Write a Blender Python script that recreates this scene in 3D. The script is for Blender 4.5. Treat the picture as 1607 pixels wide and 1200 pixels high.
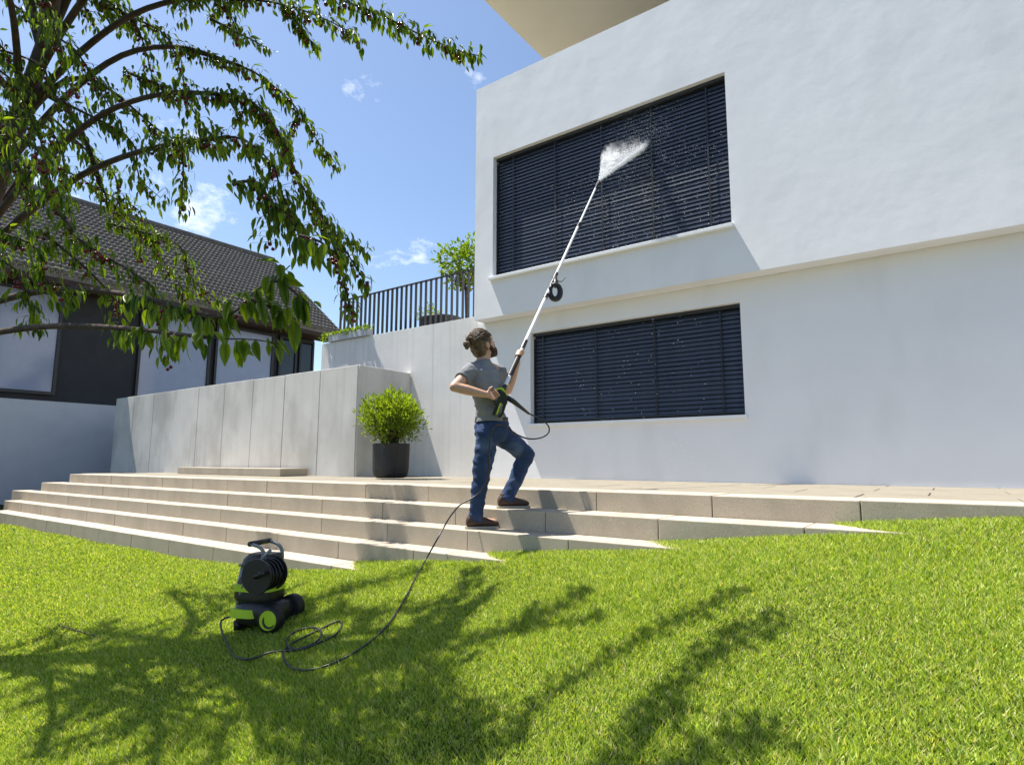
import bpy, bmesh, math, random
import numpy as np
from mathutils import Vector, Matrix, noise as mnoise

rng = np.random.default_rng(7); random.seed(7)
S = bpy.context.scene
for o in list(bpy.data.objects): bpy.data.objects.remove(o)

# ------------------------------------------------------------------ camera
FPX, PITCH, YAW, ROLL, HC = 945.24, 0.132649, 0.628494, 0.002555, 0.2246
CX, CY = 803.5, 600.0
FW = np.array([-math.sin(YAW)*math.cos(PITCH), math.cos(YAW)*math.cos(PITCH), math.sin(PITCH)])
_r = np.array([math.cos(YAW), math.sin(YAW), 0.0]); _u = np.cross(_r, FW)
RT = _r*math.cos(ROLL)+_u*math.sin(ROLL); UP = -_r*math.sin(ROLL)+_u*math.cos(ROLL)
CAM = np.array([0, 0, HC])
cd = bpy.data.cameras.new('camera'); cam = bpy.data.objects.new('camera', cd); S.collection.objects.link(cam)
M = Matrix.Identity(4)
for i in range(3):
    M[i][0] = RT[i]; M[i][1] = UP[i]; M[i][2] = -FW[i]; M[i][3] = CAM[i]
cam.matrix_world = M
cd.sensor_fit = 'HORIZONTAL'; cd.sensor_width = 36; cd.lens = 36*FPX/1607; cd.clip_end = 2000; cd.clip_start = 0.05
S.camera = cam
S.cycles.volume_bounces = 3

def ray(x, y): return FW+RT*(x-CX)/FPX-UP*(y-CY)/FPX
def pd(x, y, d): return CAM+ray(x, y)*d                     # photo direction at depth d in metres
def onY(x, y, Y): d = ray(x, y); return CAM+d*(Y/d[1])
def onX(x, y, X): d = ray(x, y); return CAM+d*(X/d[0])
def onZ(x, y, Z): d = ray(x, y); return CAM+d*((Z-HC)/d[2])

# ------------------------------------------------------------------ light
SUN = np.array([0.445, 0.101, -1.0]); SUN /= np.linalg.norm(SUN)       # direction the light travels
sd = bpy.data.lights.new('sun', 'SUN'); sd.energy = 5.0; sd.angle = math.radians(0.36); sd.color = (1, 0.955, 0.88)
so = bpy.data.objects.new('sun', sd); S.collection.objects.link(so)
so.rotation_euler = Vector(SUN).to_track_quat('-Z', 'Y').to_euler(); so.location = (-8, -2, 20)
S.view_settings.view_transform = 'Standard'; S.view_settings.look = 'None'
S.view_settings.exposure = 1.12; S.view_settings.gamma = 1; S.view_settings.use_curve_mapping = False
w = bpy.data.worlds.new('World'); S.world = w; w.use_nodes = True
nt = w.node_tree; N = nt.nodes; Lk = nt.links
bg = N['Background']; bg.inputs[1].default_value = 0.088
sky = N.new('ShaderNodeTexSky'); sky.sky_type = 'NISHITA'; sky.sun_disc = False
sky.sun_elevation = math.asin(-SUN[2]); sky.sun_rotation = math.atan2(-SUN[0], -SUN[1])
sky.air_density = 1.0; sky.dust_density = 0.7; sky.ozone_density = 2.0
tc = N.new('ShaderNodeTexCoord')
mp = N.new('ShaderNodeMapping'); mp.inputs['Scale'].default_value = (1, 1, 1.7)
n1 = N.new('ShaderNodeTexNoise'); n1.inputs['Scale'].default_value = 14; n1.inputs['Detail'].default_value = 9; n1.inputs['Roughness'].default_value = .62
n2 = N.new('ShaderNodeTexNoise'); n2.inputs['Scale'].default_value = 4.3; n2.inputs['Detail'].default_value = 2
mul = N.new('ShaderNodeMath'); mul.operation = 'MULTIPLY'
ramp = N.new('ShaderNodeValToRGB'); ramp.color_ramp.elements[0].position = .335; ramp.color_ramp.elements[1].position = .50
ramp.color_ramp.elements[1].color = (.75, .75, .75, 1)
mix = N.new('ShaderNodeMixRGB'); mix.inputs[2].default_value = (9.5, 9.7, 10.0, 1)
Lk.new(tc.outputs['Generated'], mp.inputs[0]); Lk.new(mp.outputs[0], n1.inputs[0]); Lk.new(mp.outputs[0], n2.inputs[0])
Lk.new(n1.outputs[0], mul.inputs[0]); Lk.new(n2.outputs[0], mul.inputs[1]); Lk.new(mul.outputs[0], ramp.inputs[0])
Lk.new(ramp.outputs[0], mix.inputs[0]); Lk.new(sky.outputs[0], mix.inputs[1]); Lk.new(mix.outputs[0], bg.inputs[0])

# ------------------------------------------------------------------ helpers
COL = S.collection
def link(o, parent=None):
    COL.objects.link(o)
    if parent is not None: o.parent = parent
    return o
def tag(o, label=None, cat=None, group=None, kind=None):
    if label: o['label'] = label
    if cat: o['category'] = cat
    if group: o['group'] = group
    if kind: o['kind'] = kind
    return o
def empty(name, loc, label=None, cat=None, group=None, kind=None):
    o = bpy.data.objects.new(name, None); o.empty_display_size = .1; COL.objects.link(o)
    o.location = loc; o['base'] = 1; del o['base']
    return tag(o, label, cat, group, kind)
def obj(name, me, mat, parent=None, smooth=False, off=None):
    """mesh in world coordinates; under a parent it is moved to the parent's frame"""
    if isinstance(me, bmesh.types.BMesh):
        bm = me; me = bpy.data.meshes.new(name); bm.to_mesh(me); bm.free()
    if parent is not None:
        t = Vector(parent.location); p = parent.parent
        while p is not None: t += Vector(p.location); p = p.parent
        if t.length > 0: me.transform(Matrix.Translation(-t))
    if smooth: me.polygons.foreach_set('use_smooth', [True]*len(me.polygons))
    me.materials.clear(); me.materials.append(mat)
    return link(bpy.data.objects.new(name, me), parent)
def shared(name, me, mat, loc, parent=None, rot=None, scale=None):
    o = bpy.data.objects.new(name, me)
    if len(me.materials) == 0: me.materials.append(mat)
    link(o, parent)
    t = Vector(loc)
    p = parent
    while p is not None: t -= Vector(p.location); p = p.parent
    o.location = t
    if rot is not None: o.rotation_euler = rot
    if scale is not None: o.scale = scale
    return o
def box(bm, x0, x1, y0, y1, z0, z1):
    vs = [bm.verts.new(v) for v in [(x0,y0,z0),(x1,y0,z0),(x1,y1,z0),(x0,y1,z0),(x0,y0,z1),(x1,y0,z1),(x1,y1,z1),(x0,y1,z1)]]
    for f in [(0,3,2,1),(4,5,6,7),(0,1,5,4),(1,2,6,5),(2,3,7,6),(3,0,4,7)]: bm.faces.new([vs[i] for i in f])
    return vs
def bevel(bm, wd, seg=2):
    bmesh.ops.bevel(bm, geom=list(bm.edges), offset=wd, segments=seg, affect='EDGES', profile=.7)
def boxo(name, b, mat, parent=None, bev=0, seg=2, jit=0):
    bm = bmesh.new(); box(bm, *b)
    if bev: bevel(bm, bev, seg)
    return obj(name, bm, mat, parent)
def frame_of(d):
    d = np.array(d, float); d /= np.linalg.norm(d)
    a = np.array([0, 0, 1.]) if abs(d[2]) < .9 else np.array([1., 0, 0])
    u = np.cross(a, d); u /= np.linalg.norm(u); v = np.cross(d, u)
    return d, u, v
def tube(bm, pts, rad, n=8, caps=True):
    pts = [np.array(p, float) for p in pts]
    if np.isscalar(rad): rad = [rad]*len(pts)
    rings = []; pu = None
    for i, p in enumerate(pts):
        t = pts[min(i+1, len(pts)-1)]-pts[max(i-1, 0)]
        t /= np.linalg.norm(t)+1e-12
        if pu is None: _, u, v = frame_of(t)
        else:
            u = pu-t*(pu@t); u /= np.linalg.norm(u)+1e-12; v = np.cross(t, u)
        pu = u
        rings.append([bm.verts.new(p+rad[i]*(u*math.cos(k*2*math.pi/n)+v*math.sin(k*2*math.pi/n))) for k in range(n)])
    for a, b in zip(rings[:-1], rings[1:]):
        for k in range(n): bm.faces.new([a[k], a[(k+1) % n], b[(k+1) % n], b[k]])
    if caps:
        bm.faces.new(rings[0][::-1]); bm.faces.new(rings[-1])
def cap(bm, p0, p1, r0, r1, n=12):
    """tapered capsule"""
    p0 = np.array(p0, float); p1 = np.array(p1, float); d, u, v = frame_of(p1-p0)
    pts = []; rad = []
    for a in (80, 60, 35): pts.append(p0-d*r0*math.sin(math.radians(a))); rad.append(r0*math.cos(math.radians(a)))
    pts.append(p0); rad.append(r0); pts.append((p0+p1)/2); rad.append((r0+r1)/2); pts.append(p1); rad.append(r1)
    for a in (35, 60, 80): pts.append(p1+d*r1*math.sin(math.radians(a))); rad.append(r1*math.cos(math.radians(a)))
    tube(bm, pts, rad, n)
def ell(bm, c, axes, n=16, m=10):
    """ellipsoid with axis vectors (3x3 rows = half-axis vectors)"""
    A = np.array(axes, float); c = np.array(c, float)
    rings = []
    for j in range(1, m):
        t = math.pi*j/m
        rings.append([bm.verts.new(c+A[0]*math.sin(t)*math.cos(2*math.pi*k/n)+A[1]*math.sin(t)*math.sin(2*math.pi*k/n)+A[2]*math.cos(t)) for k in range(n)])
    top = bm.verts.new(c+A[2]); bot = bm.verts.new(c-A[2])
    for k in range(n):
        bm.faces.new([top, rings[0][k], rings[0][(k+1) % n]]); bm.faces.new([bot, rings[-1][(k+1) % n], rings[-1][k]])
    for a, b in zip(rings[:-1], rings[1:]):
        for k in range(n): bm.faces.new([a[k], b[k], b[(k+1) % n], a[(k+1) % n]])
def loft(bm, secs, n=20, power=2.0):
    """secs: (centre, vecA, vecB) superellipse sections"""
    rings = []
    for c, a, b in secs:
        c = np.array(c, float); a = np.array(a, float); b = np.array(b, float); rr = []
        for k in range(n):
            t = 2*math.pi*k/n; ct, st = math.cos(t), math.sin(t)
            ct = math.copysign(abs(ct)**(2/power), ct); st = math.copysign(abs(st)**(2/power), st)
            rr.append(bm.verts.new(c+a*ct+b*st))
        rings.append(rr)
    for a, b in zip(rings[:-1], rings[1:]):
        for k in range(n): bm.faces.new([a[k], a[(k+1) % n], b[(k+1) % n], b[k]])
    bm.faces.new(rings[0][::-1]); bm.faces.new(rings[-1])
def remesh(bm, vox, smooth=4, wrinkle=None):
    bmesh.ops.recalc_face_normals(bm, faces=bm.faces)
    me = bpy.data.meshes.new('tmp'); bm.to_mesh(me); bm.free()
    o = bpy.data.objects.new('tmp', me); COL.objects.link(o)
    m = o.modifiers.new('r', 'REMESH'); m.mode = 'VOXEL'; m.voxel_size = vox
    if smooth:
        s = o.modifiers.new('s', 'SMOOTH'); s.iterations = smooth; s.factor = .5
    dg = bpy.context.evaluated_depsgraph_get()
    out = bpy.data.meshes.new_from_object(o.evaluated_get(dg))
    bpy.data.objects.remove(o); bpy.data.meshes.remove(me)
    if wrinkle:
        amp, sc = wrinkle
        for v in out.vertices:
            q = Vector((v.co.x*sc*.7, v.co.y*sc*.7, v.co.z*sc*(1.7 if sc < 20 else 1)))
            v.co += v.normal*amp*(mnoise.noise(q)*.8+mnoise.noise(q*2.1)*.3)
    out.polygons.foreach_set('use_smooth', [True]*len(out.polygons))
    return out
def mesh_np(name, V, F):
    """V (n,3), F (m,k) numpy -> mesh"""
    me = bpy.data.meshes.new(name); k = F.shape[1]
    me.vertices.add(len(V)); me.vertices.foreach_set('co', V.astype(np.float32).ravel())
    me.loops.add(F.size); me.loops.foreach_set('vertex_index', F.astype(np.int32).ravel())
    me.polygons.add(len(F)); me.polygons.foreach_set('loop_start', np.arange(0, F.size, k, dtype=np.int32))
    me.update(calc_edges=True)
    return me

# ------------------------------------------------------------------ materials
def mat(name, col, rough=.6, spec=.5, metal=0, var=0, vscale=3, bump=0, bscale=60, coat=0, col2=None, coord='Object', vdetail=6, bdetail=4, bdist=.01):
    m = bpy.data.materials.new(name); m.use_nodes = True; nt = m.node_tree; b = nt.nodes['Principled BSDF']
    b.inputs['Base Color'].default_value = (*col, 1); b.inputs['Roughness'].default_value = rough
    b.inputs['Metallic'].default_value = metal; b.inputs['Specular IOR Level'].default_value = spec
    if coat: b.inputs['Coat Weight'].default_value = coat
    tc = nt.nodes.new('ShaderNodeTexCoord')
    if var or col2:
        n = nt.nodes.new('ShaderNodeTexNoise'); n.inputs['Scale'].default_value = vscale; n.inputs['Detail'].default_value = vdetail; n.inputs['Roughness'].default_value = .6
        nt.links.new(tc.outputs[coord], n.inputs[0])
        r = nt.nodes.new('ShaderNodeValToRGB'); r.color_ramp.elements[0].position = .3; r.color_ramp.elements[1].position = .7
        c2 = col2 if col2 else tuple(min(1, c*(1+var)) for c in col); c1 = col if col2 else tuple(c*(1-var) for c in col)
        r.color_ramp.elements[0].color = (*c1, 1); r.color_ramp.elements[1].color = (*c2, 1)
        nt.links.new(n.outputs[0], r.inputs[0]); nt.links.new(r.outputs[0], b.inputs['Base Color'])
        m['ramp'] = r.name
    if bump:
        n = nt.nodes.new('ShaderNodeTexNoise'); n.inputs['Scale'].default_value = bscale; n.inputs['Detail'].default_value = bdetail
        nt.links.new(tc.outputs[coord], n.inputs[0])
        bp = nt.nodes.new('ShaderNodeBump'); bp.inputs['Strength'].default_value = bump; bp.inputs['Distance'].default_value = bdist
        nt.links.new(n.outputs[0], bp.inputs['Height']); nt.links.new(bp.outputs[0], b.inputs['Normal'])
    return m
def add_layer(m, scale, c, lo, hi, mapscale=(1, 1, 1), fac=1.0, detail=4, coord='Object'):
    """mix another colour over the base by thresholded noise (stains, grains)"""
    nt = m.node_tree; b = nt.nodes['Principled BSDF']; src = b.inputs['Base Color']
    tc = nt.nodes.new('ShaderNodeTexCoord'); mp = nt.nodes.new('ShaderNodeMapping'); mp.inputs['Scale'].default_value = mapscale
    n = nt.nodes.new('ShaderNodeTexNoise'); n.inputs['Scale'].default_value = scale; n.inputs['Detail'].default_value = detail
    r = nt.nodes.new('ShaderNodeValToRGB'); r.color_ramp.elements[0].position = lo; r.color_ramp.elements[1].position = hi
    r.color_ramp.elements[1].color = (fac, fac, fac, 1)
    mx = nt.nodes.new('ShaderNodeMixRGB'); mx.inputs[2].default_value = (*c, 1)
    nt.links.new(tc.outputs[coord], mp.inputs[0]); nt.links.new(mp.outputs[0], n.inputs[0]); nt.links.new(n.outputs[0], r.inputs[0]); nt.links.new(r.outputs[0], mx.inputs[0])
    if src.is_linked: nt.links.new(src.links[0].from_socket, mx.inputs[1])
    else: mx.inputs[1].default_value = src.default_value
    nt.links.new(mx.outputs[0], src)
    return m
def leafmat(name, c1, c2, trans=.45, rough=.42):
    m = bpy.data.materials.new(name); m.use_nodes = True; nt = m.node_tree; b = nt.nodes['Principled BSDF']; out = nt.nodes['Material Output']
    at = nt.nodes.new('ShaderNodeAttribute'); at.attribute_name = 'rnd'
    oi = nt.nodes.new('ShaderNodeObjectInfo'); ad = nt.nodes.new('ShaderNodeMath'); ad.operation = 'ADD'
    fr = nt.nodes.new('ShaderNodeMath'); fr.operation = 'FRACT'
    nt.links.new(at.outputs['Fac'], ad.inputs[0]); nt.links.new(oi.outputs['Random'], ad.inputs[1]); nt.links.new(ad.outputs[0], fr.inputs[0])
    r = nt.nodes.new('ShaderNodeMixRGB'); r.inputs[1].default_value = (*c1, 1); r.inputs[2].default_value = (*c2, 1)
    nt.links.new(fr.outputs[0], r.inputs[0]); nt.links.new(r.outputs[0], b.inputs['Base Color'])
    b.inputs['Roughness'].default_value = rough; b.inputs['Specular IOR Level'].default_value = .35
    tr = nt.nodes.new('ShaderNodeBsdfTranslucent')
    br = nt.nodes.new('ShaderNodeMixRGB'); br.blend_type = 'MULTIPLY'; br.inputs[0].default_value = 1; br.inputs[2].default_value = (2.1, 2.0, .7, 1)
    nt.links.new(r.outputs[0], br.inputs[1]); nt.links.new(br.outputs[0], tr.inputs[0])
    mx = nt.nodes.new('ShaderNodeMixShader'); mx.inputs[0].default_value = trans
    nt.links.new(b.outputs[0], mx.inputs[1]); nt.links.new(tr.outputs[0], mx.inputs[2]); nt.links.new(mx.outputs[0], out.inputs[0])
    return m

PLASTER = mat('white_plaster', (.80, .80, .815), .85, .2, var=.03, vscale=1.3, bump=.5, bscale=2.2, bdist=.012, bdetail=5, coord='Object')
add_layer(PLASTER, 2.2, (.70, .70, .70), .52, .75, (1, 1, .35), .5)
SOFFIT = mat('soffit_plaster', (.72, .67, .55), .9, .2, var=.04, vscale=1, bump=.1, bscale=90, bdist=.004)
SILL = mat('sill_metal', (.78, .79, .80), .4, .5, var=.03)
CONC = mat('wall_concrete', (.73, .715, .69), .85, .25, var=.06, vscale=2.2, bump=.15, bscale=45, bdist=.004)
add_layer(CONC, 5, (.60, .585, .56), .5, .72, (3, 3, .10), .5)
PANEL = mat('panel_concrete', (.60, .585, .55), .85, .25, var=.08, vscale=1.6, bump=.2, bscale=50, bdist=.004)
add_layer(PANEL, 1.3, (.36, .35, .325), .47, .72, (1, 1, .6), .8)
add_layer(PANEL, 6, (.40, .39, .36), .55, .8, (2, 2, .1), .5)
STEP = mat('step_concrete', (.42, .362, .28), .9, .2, var=.10, vscale=2.5, bump=.45, bscale=170, bdist=.003)
add_layer(STEP, 130, (.24, .21, .17), .58, .68, fac=.55, detail=2)
add_layer(STEP, 100, (.62, .56, .47), .60, .70, fac=.5, detail=2)
add_layer(STEP, 3.2, (.30, .26, .20), .52, .72, (1, 1, .5), .5)
PAVE = mat('paving', (.23, .205, .16), .9, .2, var=.12, vscale=3, bump=.3, bscale=120, bdist=.003)
SLAT = mat('slat_paint', (.034, .044, .066), .27, .5, var=.15, vscale=4)  # charcoal paint, with the blue of the reflected sky put into the colour
add_layer(SLAT, 7, (.058, .066, .085), .5, .8, (1, 1, 3), .5)
DARK = mat('dark_metal', (.022, .023, .026), .45, .5, var=.2, vscale=8)
BLACKP = mat('black_plastic', (.012, .012, .013), .42, .5, var=.2, vscale=12, bump=.05, bscale=300, bdist=.001)
LIME = mat('lime_plastic', (.42, .60, .02), .4, .5, var=.08, vscale=9)
WHITEL = mat('pale_tube', (.80, .80, .78), .3, .5, var=.03)
GREYP = mat('grey_plastic', (.20, .21, .22), .4, .5, var=.1)
RUBBER = mat('rubber', (.010, .010, .011), .55, .4, var=.2, vscale=20)
HOSE = mat('hose_rubber', (.012, .012, .014), .38, .5, var=.2, vscale=20)
GLASS = mat('dark_glass', (.015, .018, .022), .04, .6)
PANE = mat('sky_pane', (.30, .34, .46), .10, .6, var=.05)  # lavender base colour stands in for sky reflected by the glass
POT = mat('pot_resin', (.018, .017, .017), .6, .4, var=.25, vscale=5, bump=.25, bscale=30, bdist=.003)
add_layer(POT, 9, (.036, .034, .032), .45, .75, (4, 4, .15), .7)
SOIL = mat('soil', (.05, .035, .022), .95, .1, var=.4, vscale=40, bump=.6, bscale=90)
BARK = mat('bark', (.075, .055, .042), .9, .2, var=.35, vscale=14, bump=.8, bscale=40, bdist=.01)
TILE = mat('roof_tile', (.17, .15, .13), .85, .2, var=.3, vscale=5, bump=.2, bscale=30)
BROWNW = mat('stained_wood', (.045, .025, .018), .6, .3, var=.25, vscale=8)
RENDERW = mat('pale_render', (.60, .60, .62), .9, .2, var=.04)
SKIN = mat('skin', (.52, .31, .21), .5, .35, var=.08, vscale=14)
SHIRT = mat('grey_jersey', (.205, .208, .222), .92, .15, var=.10, vscale=9, bump=.3, bscale=18, bdist=.015)
JEANS = mat('denim', (.030, .050, .110), .9, .15, var=.25, vscale=7, bump=.25, bscale=30, bdist=.008)
add_layer(JEANS, 5, (.12, .17, .28), .50, .74, fac=.8)
SHOE = mat('brown_leather', (.055, .028, .018), .55, .4, var=.3, vscale=18)
SOLE = mat('shoe_sole', (.36, .33, .27), .8, .2, var=.1)
HAIR = mat('brown_hair', (.075, .045, .024), .55, .4, var=.35, vscale=10, bump=.9, bscale=70, bdist=.006)
add_layer(HAIR, 30, (.26, .17, .085), .48, .72, fac=.7)
BEARD = mat('beard_hair', (.045, .026, .016), .7, .3, var=.3, vscale=60, bump=.9, bscale=160, bdist=.004)
EYE = mat('eye', (.6, .6, .58), .2)
SOILG = mat('lawn_soil', (.030, .036, .012), .95, .1, var=.35, vscale=6, bump=.5, bscale=120)
def straw(m):
    # a share of dry, straw coloured blades
    nt = m.node_tree; r = next(n for n in nt.nodes if n.type == 'MIX_RGB' and n.blend_type == 'MIX'); f = r.inputs[0].links[0].from_socket
    g = nt.nodes.new('ShaderNodeMath'); g.operation = 'GREATER_THAN'; g.inputs[1].default_value = .90; nt.links.new(f, g.inputs[0])
    x = nt.nodes.new('ShaderNodeMixRGB'); x.inputs[2].default_value = (.52, .48, .24, 1); nt.links.new(g.outputs[0], x.inputs[0]); outs = [l.to_socket for l in r.outputs[0].links]
    nt.links.new(r.outputs[0], x.inputs[1])
    for o in outs: nt.links.new(x.outputs[0], o)
    return m
GRASS = leafmat('grass_blade', (.070, .150, .006), (.480, .580, .095), .30, .5)
straw(GRASS)
LEAF = leafmat('cherry_leaf', (.035, .080, .008), (.160, .235, .018), .50, .36)
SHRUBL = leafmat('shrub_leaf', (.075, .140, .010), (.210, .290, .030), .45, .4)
HEDGEL = leafmat('hedge_leaf', (.025, .060, .012), (.060, .110, .020), .35, .5)
CHERRY = mat('cherry_skin', (.15, .005, .012), .25, .5, var=.4, vscale=15)
# ------------------------------------------------------------------ ground
RIS = 0.15
YS = [4.32, 3.975, 3.70, 3.46, 3.20, 2.93]
def sstep(a, b, x): t = np.clip((x-a)/(b-a), 0, 1); return t*t*(3-2*t)
def lawn_z(X, Y):
    X = np.asarray(X, float); Y = np.asarray(Y, float)
    Xe = np.where(X < -4.4, -4.4-1.1*(1-np.exp(-(-4.4-X)/1.1)), X)
    Xe = np.where(X > 1, 1+np.tanh((X-1)/2)*1.2, Xe)
    Ye = np.clip(Y, -3, 6)
    Yb = 3.943+(Xe+.947)*.203
    d = np.maximum(0, Yb-Ye)
    z = .104*Xe+.103*np.minimum(Ye, Yb+.3)-.537-.16*(np.sqrt(d*d+.04)-.2)
    bumps = .018*np.sin(X*2.1+Y*1.3)*np.sin(Y*1.9-X*.7)*np.clip(d*2, 0, 1)
    return z+bumps
def on_lawn(x, y, lift=0):
    d = ray(x, y); t = .5
    for _ in range(4000):
        P = CAM+d*t
        if P[2] <= float(lawn_z(P[0], P[1]))+lift: return P
        t += .004
    return P
xs = np.concatenate([np.linspace(-900, -60, 12), np.linspace(-50, -14, 19), np.arange(-13.5, 4.01, .12), np.linspace(6, 50, 12), np.linspace(80, 900, 10)])
ys = np.concatenate([np.linspace(-900, -40, 12), np.linspace(-30, -3, 10), np.arange(-2.5, 4.6, .12)])
XX, YY = np.meshgrid(xs, ys, indexing='ij')
ZZ = lawn_z(XX, YY)
V = np.stack([XX, YY, ZZ], -1).reshape(-1, 3); ny = len(ys)
ii, jj = np.meshgrid(np.arange(len(xs)-1), np.arange(ny-1), indexing='ij')
a = (ii*ny+jj).ravel(); F = np.stack([a, a+ny, a+ny+1, a+1], -1)
tag(obj('lawn', mesh_np('lawn', V, F), SOILG, smooth=True), 'sloping garden lawn below the concrete steps', kind='structure')
bm = bmesh.new()
for q in [(-900, 4.58), ]:
    vs = [bm.verts.new(v) for v in [(-900, 4.59, -1.2), (900, 4.59, -1.2), (900, 900, -1.2), (-900, 900, -1.2)]]; bm.faces.new(vs)
tag(obj('terrain', bm, SOILG), 'ground behind the house reaching the horizon', kind='structure')

# grass blades (uncountable)
def grass(n_try, seed):
    g = np.random.default_rng(seed)
    X = g.uniform(-12.5, 2.6, n_try); Y = g.uniform(.6, 4.33, n_try)
    dist = np.hypot(X, Y)
    dep = X*FW[0]+Y*FW[1]; lat = X*RT[0]+Y*RT[1]
    Z = lawn_z(X, Y)
    tread = np.full_like(X, -9.)
    for i in range(0, 5): tread = np.where((Y > YS[i]-.012) & (tread < -8), -RIS*i, tread)
    keep = (dep > 1.2) & (np.abs(lat) < dep*.95+.7) & (Z > tread-.010)
    keep &= g.random(n_try) < np.clip((3.6/np.maximum(dist, .5))**1.6, .05, 1)
    return X[keep], Y[keep], Z[keep], dist[keep]
gx, gy, gz, gd = grass(2700000, 3)
n = len(gx)
h = rng.uniform(.012, .036, n)*(1+.25*np.sin(gx*3.1)*np.sin(gy*2.7))*np.clip(.85+gd*.05, 1, 1.5)
wdt = rng.uniform(.0018, .0050, n)*np.clip(gd/3.6, 1, 4)
az = rng.uniform(0, 2*math.pi, n); lean = rng.uniform(.15, 1.25, n)*h; la = rng.uniform(0, 2*math.pi, n)
B = np.stack([gx, gy, gz-.006], -1)
side = np.stack([np.cos(az), np.sin(az), np.zeros(n)], -1)*wdt[:, None]
tip = B+np.stack([np.cos(la)*lean, np.sin(la)*lean, h], -1)
V = np.stack([B-side, B+side, tip], 1).reshape(-1, 3); F = np.arange(3*n).reshape(-1, 3)
me = mesh_np('grass', V, F)
at = me.attributes.new('rnd', 'FLOAT', 'POINT')
rv = np.clip(rng.random(n)**1.15*.96+.10*np.sin(gx*4+2)*np.sin(gy*5+1)+.06*np.sin(gx*17)*np.sin(gy*13+2), 0, .999)
at.data.foreach_set('value', np.repeat(rv, 3).astype(np.float32))
tag(obj('grass', me, GRASS), 'short mown green grass covering the lawn', 'grass', kind='stuff')
print('grass blades', n)

# steps: rows of precast blocks
steps = empty('garden_steps', (-4, 3.7, 0), 'wide flight of beige concrete block steps up to the patio', kind='structure')
BL = .913; J = .006
first = [-1.40, -1.66, -2.204, -2.55, -2.3]
for i in range(5):
    yb = YS[i-1]+.0 if i else YS[0]+.40
    y1 = (YS[i-1]-.004) if i else YS[0]+.42
    z1 = -RIS*i; z0 = z1-RIS-.10
    me = None
    for k in range(-3 if i else -8, 15):
        xr = first[i]-k*BL
        if xr < -13.2 or (i >= 2 and xr > first[2]+1.0 and i == 2) : continue
        if i == 1 and xr > 6: continue
        if i == 2 and xr > -1.2: continue
        if i == 3 and xr > -2.0: continue
        if i == 4 and xr > -3.0: continue
        if me is None:
            bm = bmesh.new(); box(bm, -(BL-J), 0, YS[i], y1, z0, z1); bevel(bm, .006, 2)
            me = bpy.data.meshes.new('step_block'); bm.to_mesh(me); bm.free()
        o = shared('step_block', me, STEP, (xr, rng.uniform(-.002, .002), rng.uniform(-.0015, .0015)), steps)
# end blocks cut where the lawn swallows them
for i, xe, xl in ((2, -1.62, None), (3, -2.46, None), (4, -3.72, None)):
    k = 0
    xr = first[i]
    rights = [first[i]-k*BL for k in range(-3, 15)]
    lim = {2: -1.2, 3: -2.0, 4: -3.0}[i]
    xmax = max(x for x in rights if x <= lim)
    if xe > xmax+.05:
        bm = bmesh.new(); box(bm, xmax+J, xe, YS[i], YS[i-1]-.004, -RIS*i-RIS-.1, -RIS*i); bevel(bm, .006)
        obj('step_block', bm, STEP, steps)
# patio paving between steps and house
patio = empty('patio', (-4, 5.8, 0), 'sunlit beige stone patio between steps and house wall', kind='structure')
bm = bmesh.new(); box(bm, -14, 5.5, YS[0]+.424, 7.9, -.4, -.035); obj('paving_bed', bm, SOIL, patio)
slabme = []
PW, PL = .59, .89
bm = bmesh.new(); box(bm, 0, PL, 0, PW, -.05, 0); bevel(bm, .004, 1); sm = bpy.data.meshes.new('paving_slab'); bm.to_mesh(sm); bm.free()
for r_ in range(5):
    for c_ in range(22):
        x = -14+c_*(PL+.006)+(r_ % 2)*.4; y = YS[0]+.426+r_*(PW+.006)
        if y+PW > 7.9 or x > 5: continue
        shared('paving_slab', sm, PAVE, (x, y, rng.uniform(-.003, .001)), patio)

# ------------------------------------------------------------------ house
YL, YU = 7.45, 7.20
house = empty('modern_house', (-2, 7.45, 0), 'white plastered modern house with overhanging upper floor and dark blinds', 'house')
def wall_hole(bm, x0, x1, z0, z1, hx0, hx1, hz0, hz1, y, dep, yb):
    O = [(x0, z0), (x1, z0), (x1, z1), (x0, z1)]; H = [(hx0, hz0), (hx1, hz0), (hx1, hz1), (hx0, hz1)]
    o = [bm.verts.new((p[0], y, p[1])) for p in O]; h_ = [bm.verts.new((p[0], y, p[1])) for p in H]
    hb = [bm.verts.new((p[0], y+dep, p[1])) for p in H]; ob = [bm.verts.new((p[0], yb, p[1])) for p in O]
    for k in range(4):
        k2 = (k+1) % 4
        bm.faces.new([o[k], o[k2], h_[k2], h_[k]]); bm.faces.new([h_[k], h_[k2], hb[k2], hb[k]]); bm.faces.new([o[k2], o[k], ob[k], ob[k2]])
    bm.faces.new(hb); bm.faces.new(ob[::-1])
    bmesh.ops.recalc_face_normals(bm, faces=bm.faces)
LW = (-5.07, -1.968, .80, 2.185); UW = (-5.615, -1.952, 3.09, 5.09)
bm = bmesh.new(); wall_hole(bm, -6.10, 5.5, -.03, 2.458, *LW, YL, .26, 13); obj('wall', bm, PLASTER, house)
bm = bmesh.new(); wall_hole(bm, -5.98, 5.6, 2.46, 6.40, *UW, YU, .26, 7.6); obj('wall', bm, PLASTER, house)
bm = bmesh.new(); box(bm, -5.979, -5.7, 7.602, 13, 2.46, 6.40); obj('wall', bm, PLASTER, house)
boxo('wall', (5.3, 5.599, 7.602, 13, 2.46, 6.40), PLASTER, house)
boxo('roof_terrace_floor', (-5.69, 5.29, 7.61, 13, 5.3, 5.5), PAVE, house)
boxo('wall', (-3.4, 5.29, 11.5, 12.9, 5.51, 8.59), PLASTER, house)
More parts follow.
